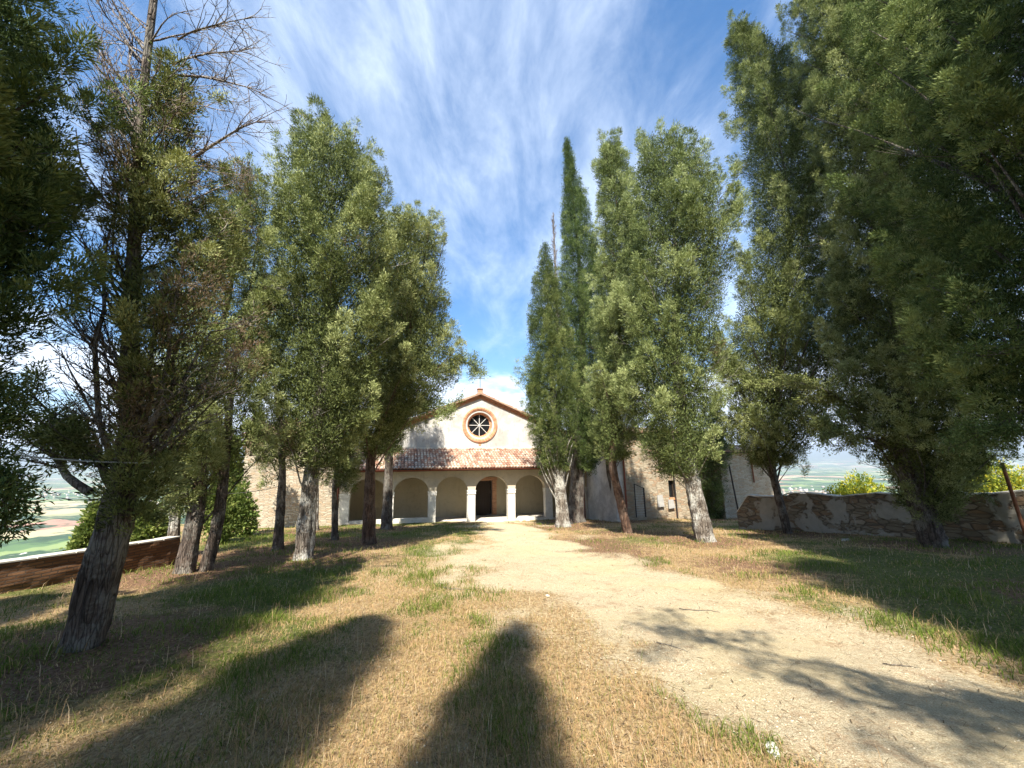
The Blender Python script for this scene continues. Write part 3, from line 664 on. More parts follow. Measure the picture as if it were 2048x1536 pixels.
tile_field('portico_roof', church, (PIL[0]-.62, 3.0, rz_(3.0)), (1, 0, 0), dsv, 80, 10, (8.62-PIL[0]+.62)/80, LEN/10, 3)
# flashing strip at the top of the portico roof and mortar ledge
MB().box((PIL[0]-.5, 2.90, 4.93), (8.6, 2.988, 5.06)).build('roof_ledge', M['stonetrim'], church)
# eaves: board, gutter, downspouts
MB().box((PIL[0]-.6, -.70, 3.35), (8.60, -.66, 3.47)).build('eaves_board', M['copper'], church)
gut = MB(); 
for k in range(6):
    q0 = math.pi+math.pi*k/6; q1 = math.pi+math.pi*(k+1)/6
    gut.add([(PIL[0]-.6, -.78+.07*math.cos(q0), 3.46+.07*math.sin(q0)), (8.60, -.78+.07*math.cos(q0), 3.46+.07*math.sin(q0)), (8.60, -.78+.07*math.cos(q1), 3.46+.07*math.sin(q1)), (PIL[0]-.6, -.78+.07*math.cos(q1), 3.46+.07*math.sin(q1))], [(0, 1, 2, 3)], True)
gut.build('gutter', M['copper'], church)
MB().tube([(8.52, -.78, 3.42), (8.50, -.74, 3.30), (8.33, -.16, 2.98), (8.30, -.11, 2.85), (8.30, -.11, -.2)], .045, 10).build('downspout', M['copper'], church)
MB().tube([(PIL[0]-.50, -.78, 3.42), (PIL[0]-.48, -.74, 3.30), (PIL[0]-.46, -.12, 2.98), (PIL[0]-.46, -.08, 2.85), (PIL[0]-.46, -.08, -.3)], .045, 10).build('downspout', M['copper'], church)
# door: stone frame, dark leaf standing ajar
dr = MB().box((.76, 3.34, 0), (1.98, 3.40, 2.50)); dr.box((.86, 3.31, .15), (1.32, 3.34, 1.1)); dr.box((1.42, 3.31, .15), (1.88, 3.34, 1.1)); dr.box((.86, 3.31, 1.25), (1.32, 3.34, 2.35)); dr.box((1.42, 3.31, 1.25), (1.88, 3.34, 2.35))
door = dr.build('door', M['darkwood'], church)
MB().tube([(1.46, 3.30, 1.12), (1.46, 3.26, 1.12), (1.40, 3.26, 1.12)], .015, 8).build('handle', M['iron'], door)
MB().box((2.06, 2.90, -.02), (2.38, 3.32, 2.50)).box((.40, 2.90, -.02), (.72, 3.32, 2.50)).box((.34, 2.88, 2.50), (2.44, 3.33, 2.76)).build('door_frame', M['brickface'], church)
# round window
win = MB()
prof = [(1.40, 3.0), (1.40, 2.93), (1.34, 2.90), (1.26, 2.90), (1.24, 2.935), (1.18, 2.94), (.99, 3.16), (.87, 3.30), (.84, 3.30), (.84, 3.36), (1.0, 3.36)]
nk = 72; vs = []
for k in range(nk):
    q = 2*math.pi*k/nk
    for r_, y_ in prof: vs.append((OCX+r_*math.cos(q), y_, OCZ+r_*math.sin(q)))
npf = len(prof); fs = [(k*npf+i, ((k+1) % nk)*npf+i, ((k+1) % nk)*npf+i+1, k*npf+i+1) for k in range(nk) for i in range(npf-1)]
win.add(vs, fs)
# ring bricks: colour varies by angle
m, t = newmat('ring_brick'); oc = obj_coord(t); s_ = t.n('ShaderNodeSeparateXYZ', {0: oc})
an = t.math('ARCTAN2', t.math('SUBTRACT', s_.outputs[2], OCZ), t.math('SUBTRACT', s_.outputs[0], OCX))
fr = t.math('FRACT', t.math('MULTIPLY', an, 14.0)); joint = t.math('SUBTRACT', 1.0, t.ramp(t.math('ABSOLUTE', t.math('SUBTRACT', fr, .5)), .42, .48))
n = t.noise(oc, 5, 5, .6); fl = t.n('ShaderNodeTexWhiteNoise', {'W': t.math('FLOOR', t.math('MULTIPLY', an, 14.0))}, noise_dimensions='1D').outputs[0]
c = t.mix(fl, (.44, .17, .085), (.58, .30, .16)); c = t.mix(t.math('MULTIPLY', t.ramp(n, .48, .7), .55), c, (.55, .42, .28)); c = t.mix(joint, (.45, .31, .21), c)
finish(t, c, .9, t.math('ADD', n, joint), .4, .01); M['ring'] = m
rw = win.build('round_window', M['ring'], church)
g_ = MB(); vs = [(OCX+.86*math.cos(2*math.pi*k/48), 3.345, OCZ+.86*math.sin(2*math.pi*k/48)) for k in range(48)]; g_.add(vs, [tuple(range(48))]); g_.build('pane', M['glass'], rw)
bars = MB()
for k in range(4):
    q = math.pi*k/4; Mx = Matrix.Translation((OCX, 3.31, OCZ)) @ Matrix.Rotation(q, 4, 'Y')
    bars.box((-.86, -.012-.002*k, -.022), (.86, .012+.002*k, .022), M=Mx)
vs = []; 
bars.tube([(OCX, 3.285, OCZ), (OCX, 3.335, OCZ)], .075, 16)
bars.build('glazing_bars', M['whitebar'], rw)
# brick pendant stain below the window
MB().prism([(OCX-.13, OCZ-1.40), (OCX-.09, 5.16), (OCX+.09, 5.16), (OCX+.13, OCZ-1.40)], [], 2.985, 2.998).build('sill_block', M['brickface'], rw)
# cornice along the rakes with dentils; roof
cor = MB(); dens = []
th = math.atan(SLP)
for sg, end in ((1, FR+.25), (-1, FL-.25)):
    L = abs(end-OCX)/math.cos(th); den = MB(); dens.append(den)
    Mx = Matrix.Translation((OCX, 3.0, APX)) @ (Matrix.Rotation(th, 4, 'Y') if sg > 0 else Matrix.Rotation(-th, 4, 'Y'))
    def bx(mb, s0, s1, y0, y1, z0, z1, tn=.5): 
        a, b = (s0, s1) if sg > 0 else (-s1, -s0); mb.box((a, y0, z0), (b, y1, z1), tn, Mx)
    bx(cor, .0, L, -.06, .0, -.12, -.03)
    bx(cor, .0, L, -.20, .0, .10, .17); bx(cor, 0, L, -.26, 0, .172, .235)
    bx(cor, 0, L, -.03, 0, -.028, .098)
    k = .08
    while k < L-.1:
        bx(den, k, k+.13, -.15, -.032, -.02, .097, random.random()); k += .27
cor.build('cornice', M['brickface'], church); [dn.build('dentil_course', M['orangebrick'], church) for dn in dens]
for sg in (1, -1):
    L = (FR+.35-OCX if sg > 0 else OCX-FL+.35)
    top = Vector((OCX, 2.66, APX+.27))
    dd = Vector((sg, 0, -SLP)).normalized()
    sheet = MB(); p0 = top-Vector((0, 0, .02)); e = p0+dd*(L/math.cos(th)); 
    sheet.add([p0, e, e+Vector((0, 21.8, 0)), p0+Vector((0, 21.8, 0)), p0-Vector((0, 0, .06)), e-Vector((0, 0, .06)), e+Vector((0, 21.8, -.06)), p0+Vector((0, 21.8, -.06))], [(0, 1, 2, 3), (7, 6, 5, 4), (0, 4, 5, 1), (1, 5, 6, 2), (2, 6, 7, 3)])
    rf = sheet.build('roof', M['tiles'], church)
    tile_field('roof_tiles', rf, p0 if sg > 0 else p0+Vector((0, 21.8, 0)), (0, 1, 0) if sg > 0 else (0, -1, 0), dd, 30, 22, 21.8/30, L/math.cos(th)/22, 9+sg) if False else None
    # rake edge covering tiles seen from the front
    ed = MB(); q = 0
    while q < L/math.cos(th)-.05:
        a = p0+dd*q+Vector((0, .10, .03)); b = p0+dd*(q+.42)+Vector((0, .10, .05)); ed.tube([a, b], [.075, .095], 8, tint=random.random()*.8); q += .40
    ed.build('verge_tiles', M['tiles'], rf)
# pedestal + iron cross
ped = MB().box((OCX-.20, 2.85, APX+.16), (OCX+.20, 3.2, APX+.62)).box((OCX-.24, 2.80, APX+.62), (OCX+.24, 3.24, APX+.69)).build('cross_pedestal', M['brickface'], church)
MB().box((OCX-.018, 3.0, APX+.69), (OCX+.018, 3.03, APX+2.0)).box((OCX-.34, 2.995, APX+1.52), (OCX+.34, 3.035, APX+1.556)).build('cross', M['iron'], ped)
# projecting white side chapel right of the portico
SB = 4.1
MB().box((8.63, -SB, -1.2), (9.25, 2.98, 4.55)).build('side_wall', M['plaster'], church)
MB().box((8.55, -SB-.10, 4.55), (9.40, 2.98, 4.68)).build('side_wall_coping', M['tiles'], church)
MB().tube([(9.28, -SB-.07, 4.5), (9.28, -SB-.07, -.8)], .06, 10).build('downspout', M['copper'], church)

# right stone annex
def annex(nm, label, u0, u1, v0, v1, z0, z1, mat, holes=(), roofz=.9):
    o = tag(empty(nm, tuple(CO+CU*u0+CV*v0+np.array([0, 0, 0])), CA), label, 'building')
    hs = [[(a-u0, b), (c-u0, b), (c-u0, d), (a-u0, d)] for a, b, c, d in holes]
    MB().prism([(0, z0), (u1-u0, z0), (u1-u0, z1), (0, z1)], [h for h in hs], 0, .5).build('wall', mat, o)
    w2 = MB().box((0, .5, z0), (.5, v1-v0, z1)).box((u1-u0-.5, .5, z0), (u1-u0, v1-v0, z1)).box((.5, v1-v0-.5, z0), (u1-u0-.5, v1-v0, z1)); w2.build('side_walls', mat, o)
    # single pitch tiled roof falling to the front
    D = v1-v0; ds = Vector((0, -1, -roofz/D)).normalized(); W_ = u1-u0+.4
    s = MB(); s.add([(-.2, -.3, z1+.02), (W_-.2, -.3, z1+.02), (W_-.2, D, z1+roofz), (-.2, D, z1+roofz), (-.2, -.3, z1-.06), (W_-.2, -.3, z1-.06), (W_-.2, D, z1-.06), (-.2, D, z1-.06)], [(0, 1, 2, 3), (7, 6, 5, 4), (4, 5, 1, 0), (5, 6, 2, 1), (6, 7, 3, 2), (7, 4, 0, 3)])
    rf = s.build('roof', M['darkwood'], o)
    tile_field('roof_tiles', o, (-.2, D, z1+roofz+.01), (1, 0, 0), Vector((0, -(D+.3), -(roofz-.02))), int(W_/.21), int((D+.3)/.42), W_/int(W_/.21), math.hypot(D+.3, roofz)/int((D+.3)/.42), 21)
    return o
uw0, zt = on_church(1336, 961, -3.2); uw1, zb = on_church(1351, 995, -3.2)
uL = 9.32; uR = on_church(1462, 1000, -3.2)[0]; zTop = on_church(1350, 868, -3.2)[1]
an = annex('stone_annex', 'stone building with small dark window between the white side wall and the bushy evergreen', uL, uR, -3.2, 4, -1.2, zTop, M['rubble'], [(uw0, zb, uw1, zt)], 1.0)
wo = empty('window'); wo.parent = an
wfr = MB().box((uw0-uL, .18, zb), (uw0-uL+.06, .24, zt)).box((uw1-uL-.06, .18, zb), (uw1-uL, .24, zt)).box((uw0-uL+.06, .18, zt-.06), (uw1-uL-.06, .24, zt)).box((uw0-uL+.06, .18, zb), (uw1-uL-.06, .24, zb+.06))
wf = wfr.build('window_frame', M['darkwood'], an); bpy.data.objects.remove(wo)
MB().box((uw0-uL+.06, .24, zb+.06), (uw1-uL-.06, .26, zt-.06)).build('pane', M['glass'], wf)
MB().box((uw0-uL-.02, -.06, zb-.14), (uw1-uL+.04, .30, zb-.01)).build('window_sill', M['orangebrick'], an)
up = on_church(1352, 1000, -3.3)[0]-uL
MB().tube([(up, -.10, zTop-.1), (up, -.10, -1.0)], .05, 8).build('downspout', M['iron'], an)
# farther gabled stone house, right
uR2 = on_church(1560, 1000, -4.6)[0]; uL2 = on_church(1440, 1000, -4.6)[0]; z2 = on_church(1500, 905, -4.6)[1]
an2 = annex('stone_house', 'pale stone house with red pipe beside the left end of the ruined wall', uL2+.35, uR2, -4.6, 4, -1.2, z2, M['rubblewarm'], [], 1.4)
u3 = on_church(1503, 940, -4.6)[0]-uL2-.35; z3 = on_church(1505, 965, -4.6)[1]
MB().tube([(u3, -.09, z2-.05), (u3, -.09, z3)], .05, 8).build('downspout', M['rust'], an2)
MB().tube([(on_church(1462, 1000, -4.7)[0]-uL2-.35, -.3, z2-.8), (on_church(1473, 1030, -4.7)[0]-uL2-.30, -.35, -.7)], .05, 8).build('drainpipe', M['iron'], an2)
# left wing
uA = on_church(470, 1060, .35)[0]
zl = on_church(600, 872, .35)[1]
an3 = annex('stone_annex', 'long sunlit stone building left of the portico with bushes growing before it', uA, PIL[0]-.62, .35, 8, -1.5, zl, M['rubblewarm'], [], 1.6)

def cpt(u, v, z): return tuple(CO+CU*u+CV*v+np.array([0, 0, z]))
def gpt(x, y, dz=0): return (x, y, float(gz(np.array([x]), np.array([y]))[0])+dz)

# ------------------------------------------------------------------ garden walls
def ragged_wall(nm, label, pts, hfun, th, mat, seed, coping=None, cat='wall'):
    """pts polyline (x,y); height above ground by hfun(s); ragged top made of short steps"""
    P = resample(np.array(pts, float), 90); dd = np.gradient(P, axis=0); dd /= np.linalg.norm(dd, axis=1)[:, None]; nn = np.stack([-dd[:, 1], dd[:, 0]], 1)
    o = tag(empty(nm, gpt(*P[0])), label, cat); ox, oy, oz = o.location
    rows = 14; vs = []; s = np.concatenate([[0], np.cumsum(np.hypot(*np.diff(P, axis=0).T))])
    rs = np.random.RandomState(seed); 
    for i in range(90):
        gzz = float(gz(P[i:i+1, 0], P[i:i+1, 1])[0]); H = hfun(s[i]/s[-1], s[i], gzz)
        for side in (-1, 1):
            for k in range(rows):
                f = k/(rows-1); z = gzz-.5+(H+.5)*f
                off = side*th/2+(float(fbm(np.array([s[i]*1.0]), np.array([z*1.5+side*9]), 2.2, 3)[0])-.5)*.10
                vs.append((P[i, 0]+nn[i, 0]*off-ox, P[i, 1]+nn[i, 1]*off-oy, z-oz))
    fs = []; C2 = rows*2
    for i in range(89):
        for sd in (0, 1):
            for k in range(rows-1):
                a = i*C2+sd*rows+k; q = (a, a+1, a+C2+1, a+C2); fs.append(q if sd == 1 else q[::-1])
        a = i*C2+rows-1; b = a+rows; fs.append((a, b, b+C2, a+C2))
    for i in (0, 89):
        q = [i*C2+k for k in range(rows)]+[i*C2+rows+k for k in reversed(range(rows))]; fs.append(tuple(q))
    mb = MB(); mb.add(vs, fs, False); mb.build('masonry', mat, o)
    if coping:
        cs = MB()
        i = 0
        while i < 88:
            i2 = min(89, i+coping[1]); 
            def tp(i):
                gzz = float(gz(P[i:i+1, 0], P[i:i+1, 1])[0]); return gzz+hfun(s[i]/s[-1], s[i], gzz)-oz
            z0, z1 = tp(i)+.012+.006*rs.rand(), tp(i2)+.012+.006*rs.rand(); w_ = th/2+coping[2]; hh = coping[3]*rs.uniform(.8, 1.2)
            e = .01
            A, B = P[i]+dd[i]*e, P[i2]-dd[i2]*e
            v = []
            for (p, zq, m_) in ((A, z0, nn[i]), (B, z1, nn[i2])):
                for sg in (-1, 1):
                    for zz_ in (0, hh): v.append((p[0]+m_[0]*w_*sg-ox, p[1]+m_[1]*w_*sg-oy, zq+zz_))
            cs.add(v, [(0, 1, 3, 2), (4, 6, 7, 5), (0, 4, 5, 1), (2, 3, 7, 6), (1, 5, 7, 3), (0, 2, 6, 4)], False, rs.rand())
            i = i2
        cs.build('coping', M[coping[0]], o)
    return o
def rw_top(px, py, X, Y):   # height above sea for a picture point on the vertical through X,Y
    r = ray(px, py); k = math.hypot(X, Y)/math.hypot(r[0], r[1]); return EYE+r[2]*k
wr0 = np.array(on_ground(1482, 1057)); wr1 = np.array(on_ground(2036, 1088))
zR0 = rw_top(1482, 992, *wr0); zR1 = rw_top(2036, 988, *wr1)
dR = (wr1-wr0); 
def hR(f, s, g_):
    top = zR0+(zR1-zR0)*f*1.55
    end = max(0, 1-s/.55); 
    n = float(fbm(np.array([math.floor(s*3.2)/3.2]), np.array([2.0]), 1.3, 2)[0])-.5
    return top-g_+n*.34-end*.75*(1 if end > 0 else 0)
ragged_wall('stone_wall', 'ruined low stone wall with flaking plaster closing the churchyard on the right', [tuple(wr0+dR*0), tuple(wr0+dR*.5+np.array([.12, .1])), tuple(wr1), tuple(wr0+dR*1.55)], hR, .45, M['wallstone'], 4, coping=('stonetrim', 4, .015, .04))
wl = [(-11.3, 2.6), on_ground(0, 1183), on_ground(160, 1158), on_ground(325, 1131), (-9.1, 10.9)]
zl0 = rw_top(0, 1127, *wl[1]); zl1 = rw_top(335, 1079, *wl[3])
def hL(f, s, g_): 
    y0, y1 = wl[1][1], wl[3][1]
    Lt = sum(math.dist(wl[i], wl[i+1]) for i in range(4)); yq = np.interp(s, np.cumsum([0]+[math.dist(wl[i], wl[i+1]) for i in range(4)]), [p[1] for p in wl])
    return zl0+(zl1-zl0)*(yq-y0)/(y1-y0)-g_
ragged_wall('brick_wall', 'low brown brick wall with pale coping along the left terrace edge', wl, hL, .30, M['brick'], 6, coping=('stonetrim', 6, .02, .03))
# ------------------------------------------------------------------ trees
def tuft_faces(Cn, D, s, m, rs, elong=.5, wid=.30, upb=.35, jit=.75, N=None, nj=.75, spr=.30):
    """leaf sprays: Cn centres, D directions, s sizes; m flakes each. Returns V,F"""
    n = len(Cn)
    of = rs.normal(0, spr, (n, m, 3)); base = Cn[:, None]+of*s[:, None, None]
    d = D[:, None]*.8+of*2.4+rs.normal(0, jit*.5, (n, m, 3)); d[..., 2] += upb
    d /= np.linalg.norm(d, axis=2, keepdims=True)+1e-9
    w = np.cross(d, rs.normal(0, 1, (n, m, 3)) if N is None else N[:, None]+rs.normal(0, nj, (n, m, 3))); w /= np.linalg.norm(w, axis=2, keepdims=True)+1e-9
    l = (s[:, None]*rs.uniform(.6, 1.3, (n, m))*elong)[..., None]
    wv = w*l*wid*.5
    bend = np.cross(d, w)*l*rs.uniform(-.15, .15, (n, m, 1))
    p0 = base; p1 = base+d*l*.45+wv+bend; p2 = base+d*l; p3 = base+d*l*.45-wv+bend
    V = np.stack([p0, p1, p2, p3], 2).reshape(-1, 3)
    return V
class Tubes:
    def __init__(s): s.v = []; s.f = []; s.n = 0
    def add(s, pts, rad, k=5):
        pts = np.asarray(pts, float); m = len(pts); d = np.gradient(pts, axis=0); d /= np.linalg.norm(d, axis=1)[:, None]+1e-9
        ref = np.array([1., .1, 0]) if abs(d[0, 0]) < .8 else np.array([0, 1., .1])
        a = ref-d*(d@ref)[:, None]; a /= np.linalg.norm(a, axis=1)[:, None]+1e-9; b = np.cross(d, a)
        q = np.arange(k)*2*math.pi/k; rad = np.broadcast_to(rad, (m,))
        V = pts[:, None]+(a[:, None]*np.cos(q)[None, :, None]+b[:, None]*np.sin(q)[None, :, None])*rad[:, None, None]
        i = np.arange(m-1)[:, None]*k; j = np.arange(k)[None]; jn = (j+1) % k
        s.v.append(V.reshape(-1, 3)); s.f.append(np.stack([i+j, i+jn, i+k+jn, i+k+j], -1).reshape(-1, 4)+s.n); s.n += m*k
    def build(s, name, mat, parent):
        if not s.v: return None
        return link(name, mesh_np(name, np.vstack(s.v), np.vstack(s.f), 4, smooth=True), mat, parent)
def trunk_mesh(pts, rads, seed, k=28, flute=.10, flare=1.0):
    """fluted, flaring trunk through pts"""
    pts = np.asarray(pts, float); n = 46; u = np.linspace(0, 1, len(pts)); q = np.linspace(0, 1, n)**1.5
    P = np.stack([np.interp(q, u, pts[:, i]) for i in range(3)], 1)
    for _ in range(4): P[1:-1] = (P[:-2]+2*P[1:-1]+P[2:])/4
    r = np.interp(q, u, rads); a = np.linspace(0, 2*math.pi, k, endpoint=False)
    L = np.linalg.norm(pts[-1]-pts[0]); hgt = q*L; rs = np.random.RandomState(seed)
    ph = rs.uniform(0, 6.28, 4); nf = rs.randint(3, 6)
    V = []
    for i in range(n):
        tw = hgt[i]*.25
        f = 1+flute*(np.sin(nf*a+ph[0]+tw)+.6*np.sin((nf*2+1)*a+ph[1]-tw))*(1 if True else 0)+.05*np.sin(7*a+hgt[i]*3+ph[2])
        fl = 1+flare*.75*math.exp(-hgt[i]/.22)*(1+.35*np.sin(nf*a+ph[0]))
        nz = (vnoise(a*1.8+seed, np.full(k, hgt[i]*2.2), 1.6)-.5)*.16
        rr_ = r[i]*(f+nz)*fl
        V.append(np.stack([P[i, 0]+np.cos(a)*rr_, P[i, 1]+np.sin(a)*rr_, np.full(k, P[i, 2])], 1))
    V = np.vstack(V); i = np.arange(n-1)[:, None]*k; j = np.arange(k)[None]; jn = (j+1) % k
    return V, np.stack([i+j, i+jn, i+k+jn, i+k+j], -1).reshape(-1, 4)
def wob(a, b, n, amp, rs, sag=0.0):
    a = np.asarray(a, float); b = np.asarray(b, float); q = np.linspace(0, 1, n)[:, None]; L = np.linalg.norm(b-a)
    P = a+(b-a)*q; N = rs.normal(0, 1, (n, 3)); 
    for _ in range(2): N[1:-1] = (N[:-2]+N[1:-1]+N[2:])/3
    N[0] = 0; P = P+N*amp*L*np.sqrt(q); P[:, 2] += sag*L*4*(q*(1-q))[:, 0]
    return P
def twiggy(tb, a, d, L, r, rs, depth=0, up=.5, nch=9, kmin=3):
    """bare branch curving upward with side twigs"""
    n = 7; P = [np.asarray(a, float)]; dd = d/np.linalg.norm(d)
    for i in range(n-1):
        dd = dd+np.array([0, 0, up/(n-1)])+rs.normal(0, .09, 3); dd /= np.linalg.norm(dd); P.append(P[-1]+dd*L/(n-1))
    P = np.array(P); tb.add(P, np.linspace(r, max(r*.25, .0022), n), 5 if r > .012 else kmin)
    if depth > 0:
        for _ in range(nch):
            q = rs.uniform(.2, .98); i = q*(n-1); i0 = int(i); p = P[i0]+(P[min(i0+1, n-1)]-P[i0])*(i-i0)
            ax = P[min(i0+1, n-1)]-P[max(i0-1, 0)]; ax /= np.linalg.norm(ax)+1e-9
            cd_ = ax*.9+rs.normal(0, .55, 3); cd_ /= np.linalg.norm(cd_)
            twiggy(tb, p, cd_, L*rs.uniform(.22, .5)*(1.1-q*.4), max(r*.42, .003), rs, depth-1, up*.7, max(3, nch//2), kmin)
    return P

def profile_world(rows, Y):
    out = []
    for py, xl, xr in rows:
        a, za = on_y(xl, py, Y); b, zb_ = on_y(xr, py, Y); out.append(((za+zb_)/2, (a+b)/2, (b-a)/2))
    out.sort(); return np.array(out)     # z, cx, r

def make_tree(d, idx, prof=None, base=None):
    rs = np.random.RandomState(100+idx*7); bx_, by_ = d['b']; bz = float(gz(np.array([bx_]), np.array([by_]))[0])
    o = tag(empty(d['n'], (bx_, by_, bz)), d['l'], 'tree', d.get('g', 'cypresses of the churchyard avenue'))
    if prof is None: prof = profile_world(d['p'], by_)
    off = np.array([bx_, by_, bz]); z0, z1 = prof[0, 0], prof[-1, 0]
    zs = prof[:, 0]; cx = lambda z: np.interp(z, zs, prof[:, 1]); rad_ = lambda z: np.interp(z, zs, prof[:, 2])
    cyf = lambda z: by_+0*z
    # ---- trunk through crown centre
    H = z1-bz; lean = d.get('lean')
    pts = [(bx_, by_, bz-.15)]
    if lean:
        lx, lz = on_y(lean[0], lean[1], by_); pts.append((lx*.45+bx_*.55, by_, lz*.45+bz*.55)); pts.append((lx, by_, lz))
    if d.get('top'):
        tx_, tz_ = on_y(d['top'][0], d['top'][1], by_); pts += [(bx_*.75+tx_*.25+.05, by_, bz+(tz_-bz)*.3), (bx_*.3+tx_*.7, by_, bz+(tz_-bz)*.62), (tx_, by_, tz_)]
    else:
        for f in (.35, .6, .97):
            zz_ = z0+(z1-z0)*f; pts.append((float(cx(zz_))*.85+bx_*.15 if f < .5 else float(cx(zz_)), by_, zz_))
    pts = np.array(pts)-off; hh = pts[:, 2]/max(pts[-1, 2], .1); r0 = d['tr']
    rads = r0*np.clip(1-np.clip(hh, 0, 1), 0, 1)**1.5*.95+r0*.05
    if d.get('dead'): pts = np.vstack([pts[:1], [[.10, 0, 1.2]], [[.18, 0, 2.1]], pts[1:]]); rads = np.array([r0, r0*.93, r0*.8, r0*.36, r0*.27, r0*.17])
    V, Fc = trunk_mesh(pts, rads, idx, flute=.16 if d.get('flute') else .10, flare=d.get('flare', .5))
    Vs = [V]; Fs = [Fc]; nV = len(V)
    if d.get('fork'):
        p2 = pts.copy(); p2[0] += (.28, .2, 0); p2[1:] += (.35, .25, 0); V, Fc = trunk_mesh(p2, rads*.75, idx+50, flare=.8); Vs.append(V); Fs.append(Fc+nV); nV += len(V)
    tb = Tubes()
    tp = lambda z: np.array([np.interp(z, pts[:, 2], pts[:, 0]), np.interp(z, pts[:, 2], pts[:, 1]), z])
    # ---- plumes
    zq = np.linspace(z0, z1, 60); area = np.trapz(2*math.pi*np.maximum(rad_(zq), .15), zq)
    npl = int(area*1.0*d['dens']*(1 if d['ts'] > .21 else 1.25)*d.get('pm', 1))
    tight = d.get('tight'); C_, D_, S_, T_, N_ = [], [], [], [], []
    pz = rad_(zq)+.12; cdf = np.cumsum(pz); cdf /= cdf[-1]
    kden = (.38 if d['ts'] > .21 else .34)
    for k in range(npl):
        z = float(np.interp(rs.rand(), cdf, zq)); Rr = float(rad_(z)); phi = rs.uniform(0, 2*math.pi)
        inner = rs.rand() < .30
        ps = d.get('ps', 1); pr = ps*(rs.uniform(.20, .34) if tight else rs.uniform(.24, .50))*min(1, .35+Rr/1.6)
        ln = ps**.5*rs.uniform(.8, 1.7)*(1.15 if tight else 1.0)*min(1, .5+Rr/1.6)
        rho = max(0, Rr-pr*.9)*(rs.uniform(.15, .75) if inner else rs.uniform(.78, 1.14) if not tight else rs.uniform(.93, 1.02))
        out_ = np.array([math.cos(phi), math.sin(phi), 0])
        stick = (not tight) and (not inner) and rs.rand() < .12
        if stick: pr *= .5; ln *= .8; rho = Rr*rs.uniform(.95, 1.12)
        ax = np.array([0, 0, 1.])+out_*(d['spread']*(2.2 if stick else 1)*rs.uniform(.4, 1.6)*(1 if not tight else .5))+rs.normal(0, .08, 3); ax /= np.linalg.norm(ax)
        cen = np.array([cx(z), by_, z])+out_*rho-off
        zc_low = cen[2]
        ntf = max(5, int(2*math.pi*pr*ln/(d['ts']**2)*kden*(.4 if inner else 1)*2.0))
        ss = rs.rand(ntf); th_ = rs.uniform(0, 2*math.pi, ntf)
        prf = pr*np.sqrt(np.clip(1-(2*ss-.75)**2/1.6, .03, 1))*(1-ss*.35)
        a1 = np.cross(ax, [0.3, .9, .1]); a1 /= np.linalg.norm(a1); a2 = np.cross(ax, a1)
        nr = a1[None]*np.cos(th_)[:, None]+a2[None]*np.sin(th_)[:, None]
        pc = cen[None]+ax[None]*((ss-.45)*ln)[:, None]+nr*prf[:, None]*rs.uniform(.6, 1.05, ntf)[:, None]
        C_.append(pc); D_.append(nr*.75+ax[None]*.7+out_[None]*.2); N_.append(nr*1.0+out_[None]*.35+np.array([[0, 0, .25]])); S_.append(np.full(ntf, d['ts'])*rs.uniform(.75, 1.3, ntf))
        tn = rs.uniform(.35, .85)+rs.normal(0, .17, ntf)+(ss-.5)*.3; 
        if inner: tn = tn-.12  # inner plumes darkened too, shade inside the crown put into the tint
        T_.append(tn)
        if rs.rand() < (.45 if not tight else .1):
            zb_ = cen[2]-rs.uniform(.5, 1.0)*(rho*1.5+.6); zb_ = max(zb_, .8 if not d.get('low') else .1, (z0-bz)-1.0)
            if zb_ < cen[2]-.2: tb.add(wob(tp(zb_), cen+ax*ln*.2, 6, .05, rs), np.linspace(.012+.012*rho, .006, 6), 5)
    for (sx, sy) in d.get('sp', []):      # pointed leaders at the top
        X_, Z_ = on_y(sx, sy, by_); yo = rs.uniform(-.35, .35); ln = rs.uniform(1.5, 2.3); ntf = int(1.7*ln/(d['ts']**2)*.55); ss = rs.rand(ntf)**.8
        th_ = rs.uniform(0, 6.28, ntf); rr_ = .05+.30*(1-ss)**.8; nr = np.stack([np.cos(th_), np.sin(th_), 0*th_], 1); cl = float(cx(Z_-ln))
        pc = np.array([X_, by_+yo, Z_])[None]-np.array([[ (X_-cl)*.35, 0, ln]])*(1-ss)[:, None]+nr*rr_[:, None]*rs.uniform(.5, 1, ntf)[:, None]-off
        C_.append(pc); D_.append(nr*.5+[0, 0, 1.0]); S_.append(np.full(ntf, d['ts'])*rs.uniform(.7, 1.1, ntf)); N_.append(nr*1.3); T_.append(rs.uniform(.4, .8)+rs.normal(0, .15, ntf))
        tb.add(wob(np.array([cl*.4+X_*.6, by_+yo*.5, Z_-ln-.8])-off, np.array([X_, by_+yo, Z_-.15])-off, 5, .02, rs), np.linspace(.03, .008, 5), 5)
    # ---- fine dead twigs near the lower crown
    for k in range(d.get('twigs', 26)):
        z = rs.uniform(max(z0-bz-.6, .8), (z0-bz)+(z1-z0)*.55); Rr = float(rad_(max(z+bz, z0))); ph = rs.uniform(0, 6.28); out_ = np.array([math.cos(ph), math.sin(ph), rs.uniform(-.1, .5)])
        twiggy(tb, tp(z), out_, Rr*rs.uniform(.6, 1.05)+.2, .014, rs, 1, .35, 7)
    if d.get('flute'):   # fan of bare stems under a dense crown
        for k in range(26):
            ph = rs.uniform(0, 6.28); z = rs.uniform(1.1, z0-bz+.3); tb.add(wob(tp(z)+np.array([math.cos(ph), math.sin(ph), 0])*r0*.7, tp(z+1.9)+np.array([math.cos(ph), math.sin(ph), 0])*rs.uniform(.7, 1.3), 7, .03, rs), np.linspace(.045, .018, 7), 6)
    Vb = np.vstack(Vs); Fb = np.vstack(Fs)
    if tb.v: Vb2 = np.vstack(tb.v); Fb = np.vstack([Fb, np.vstack(tb.f)+len(Vb)]); Vb = np.vstack([Vb, Vb2])
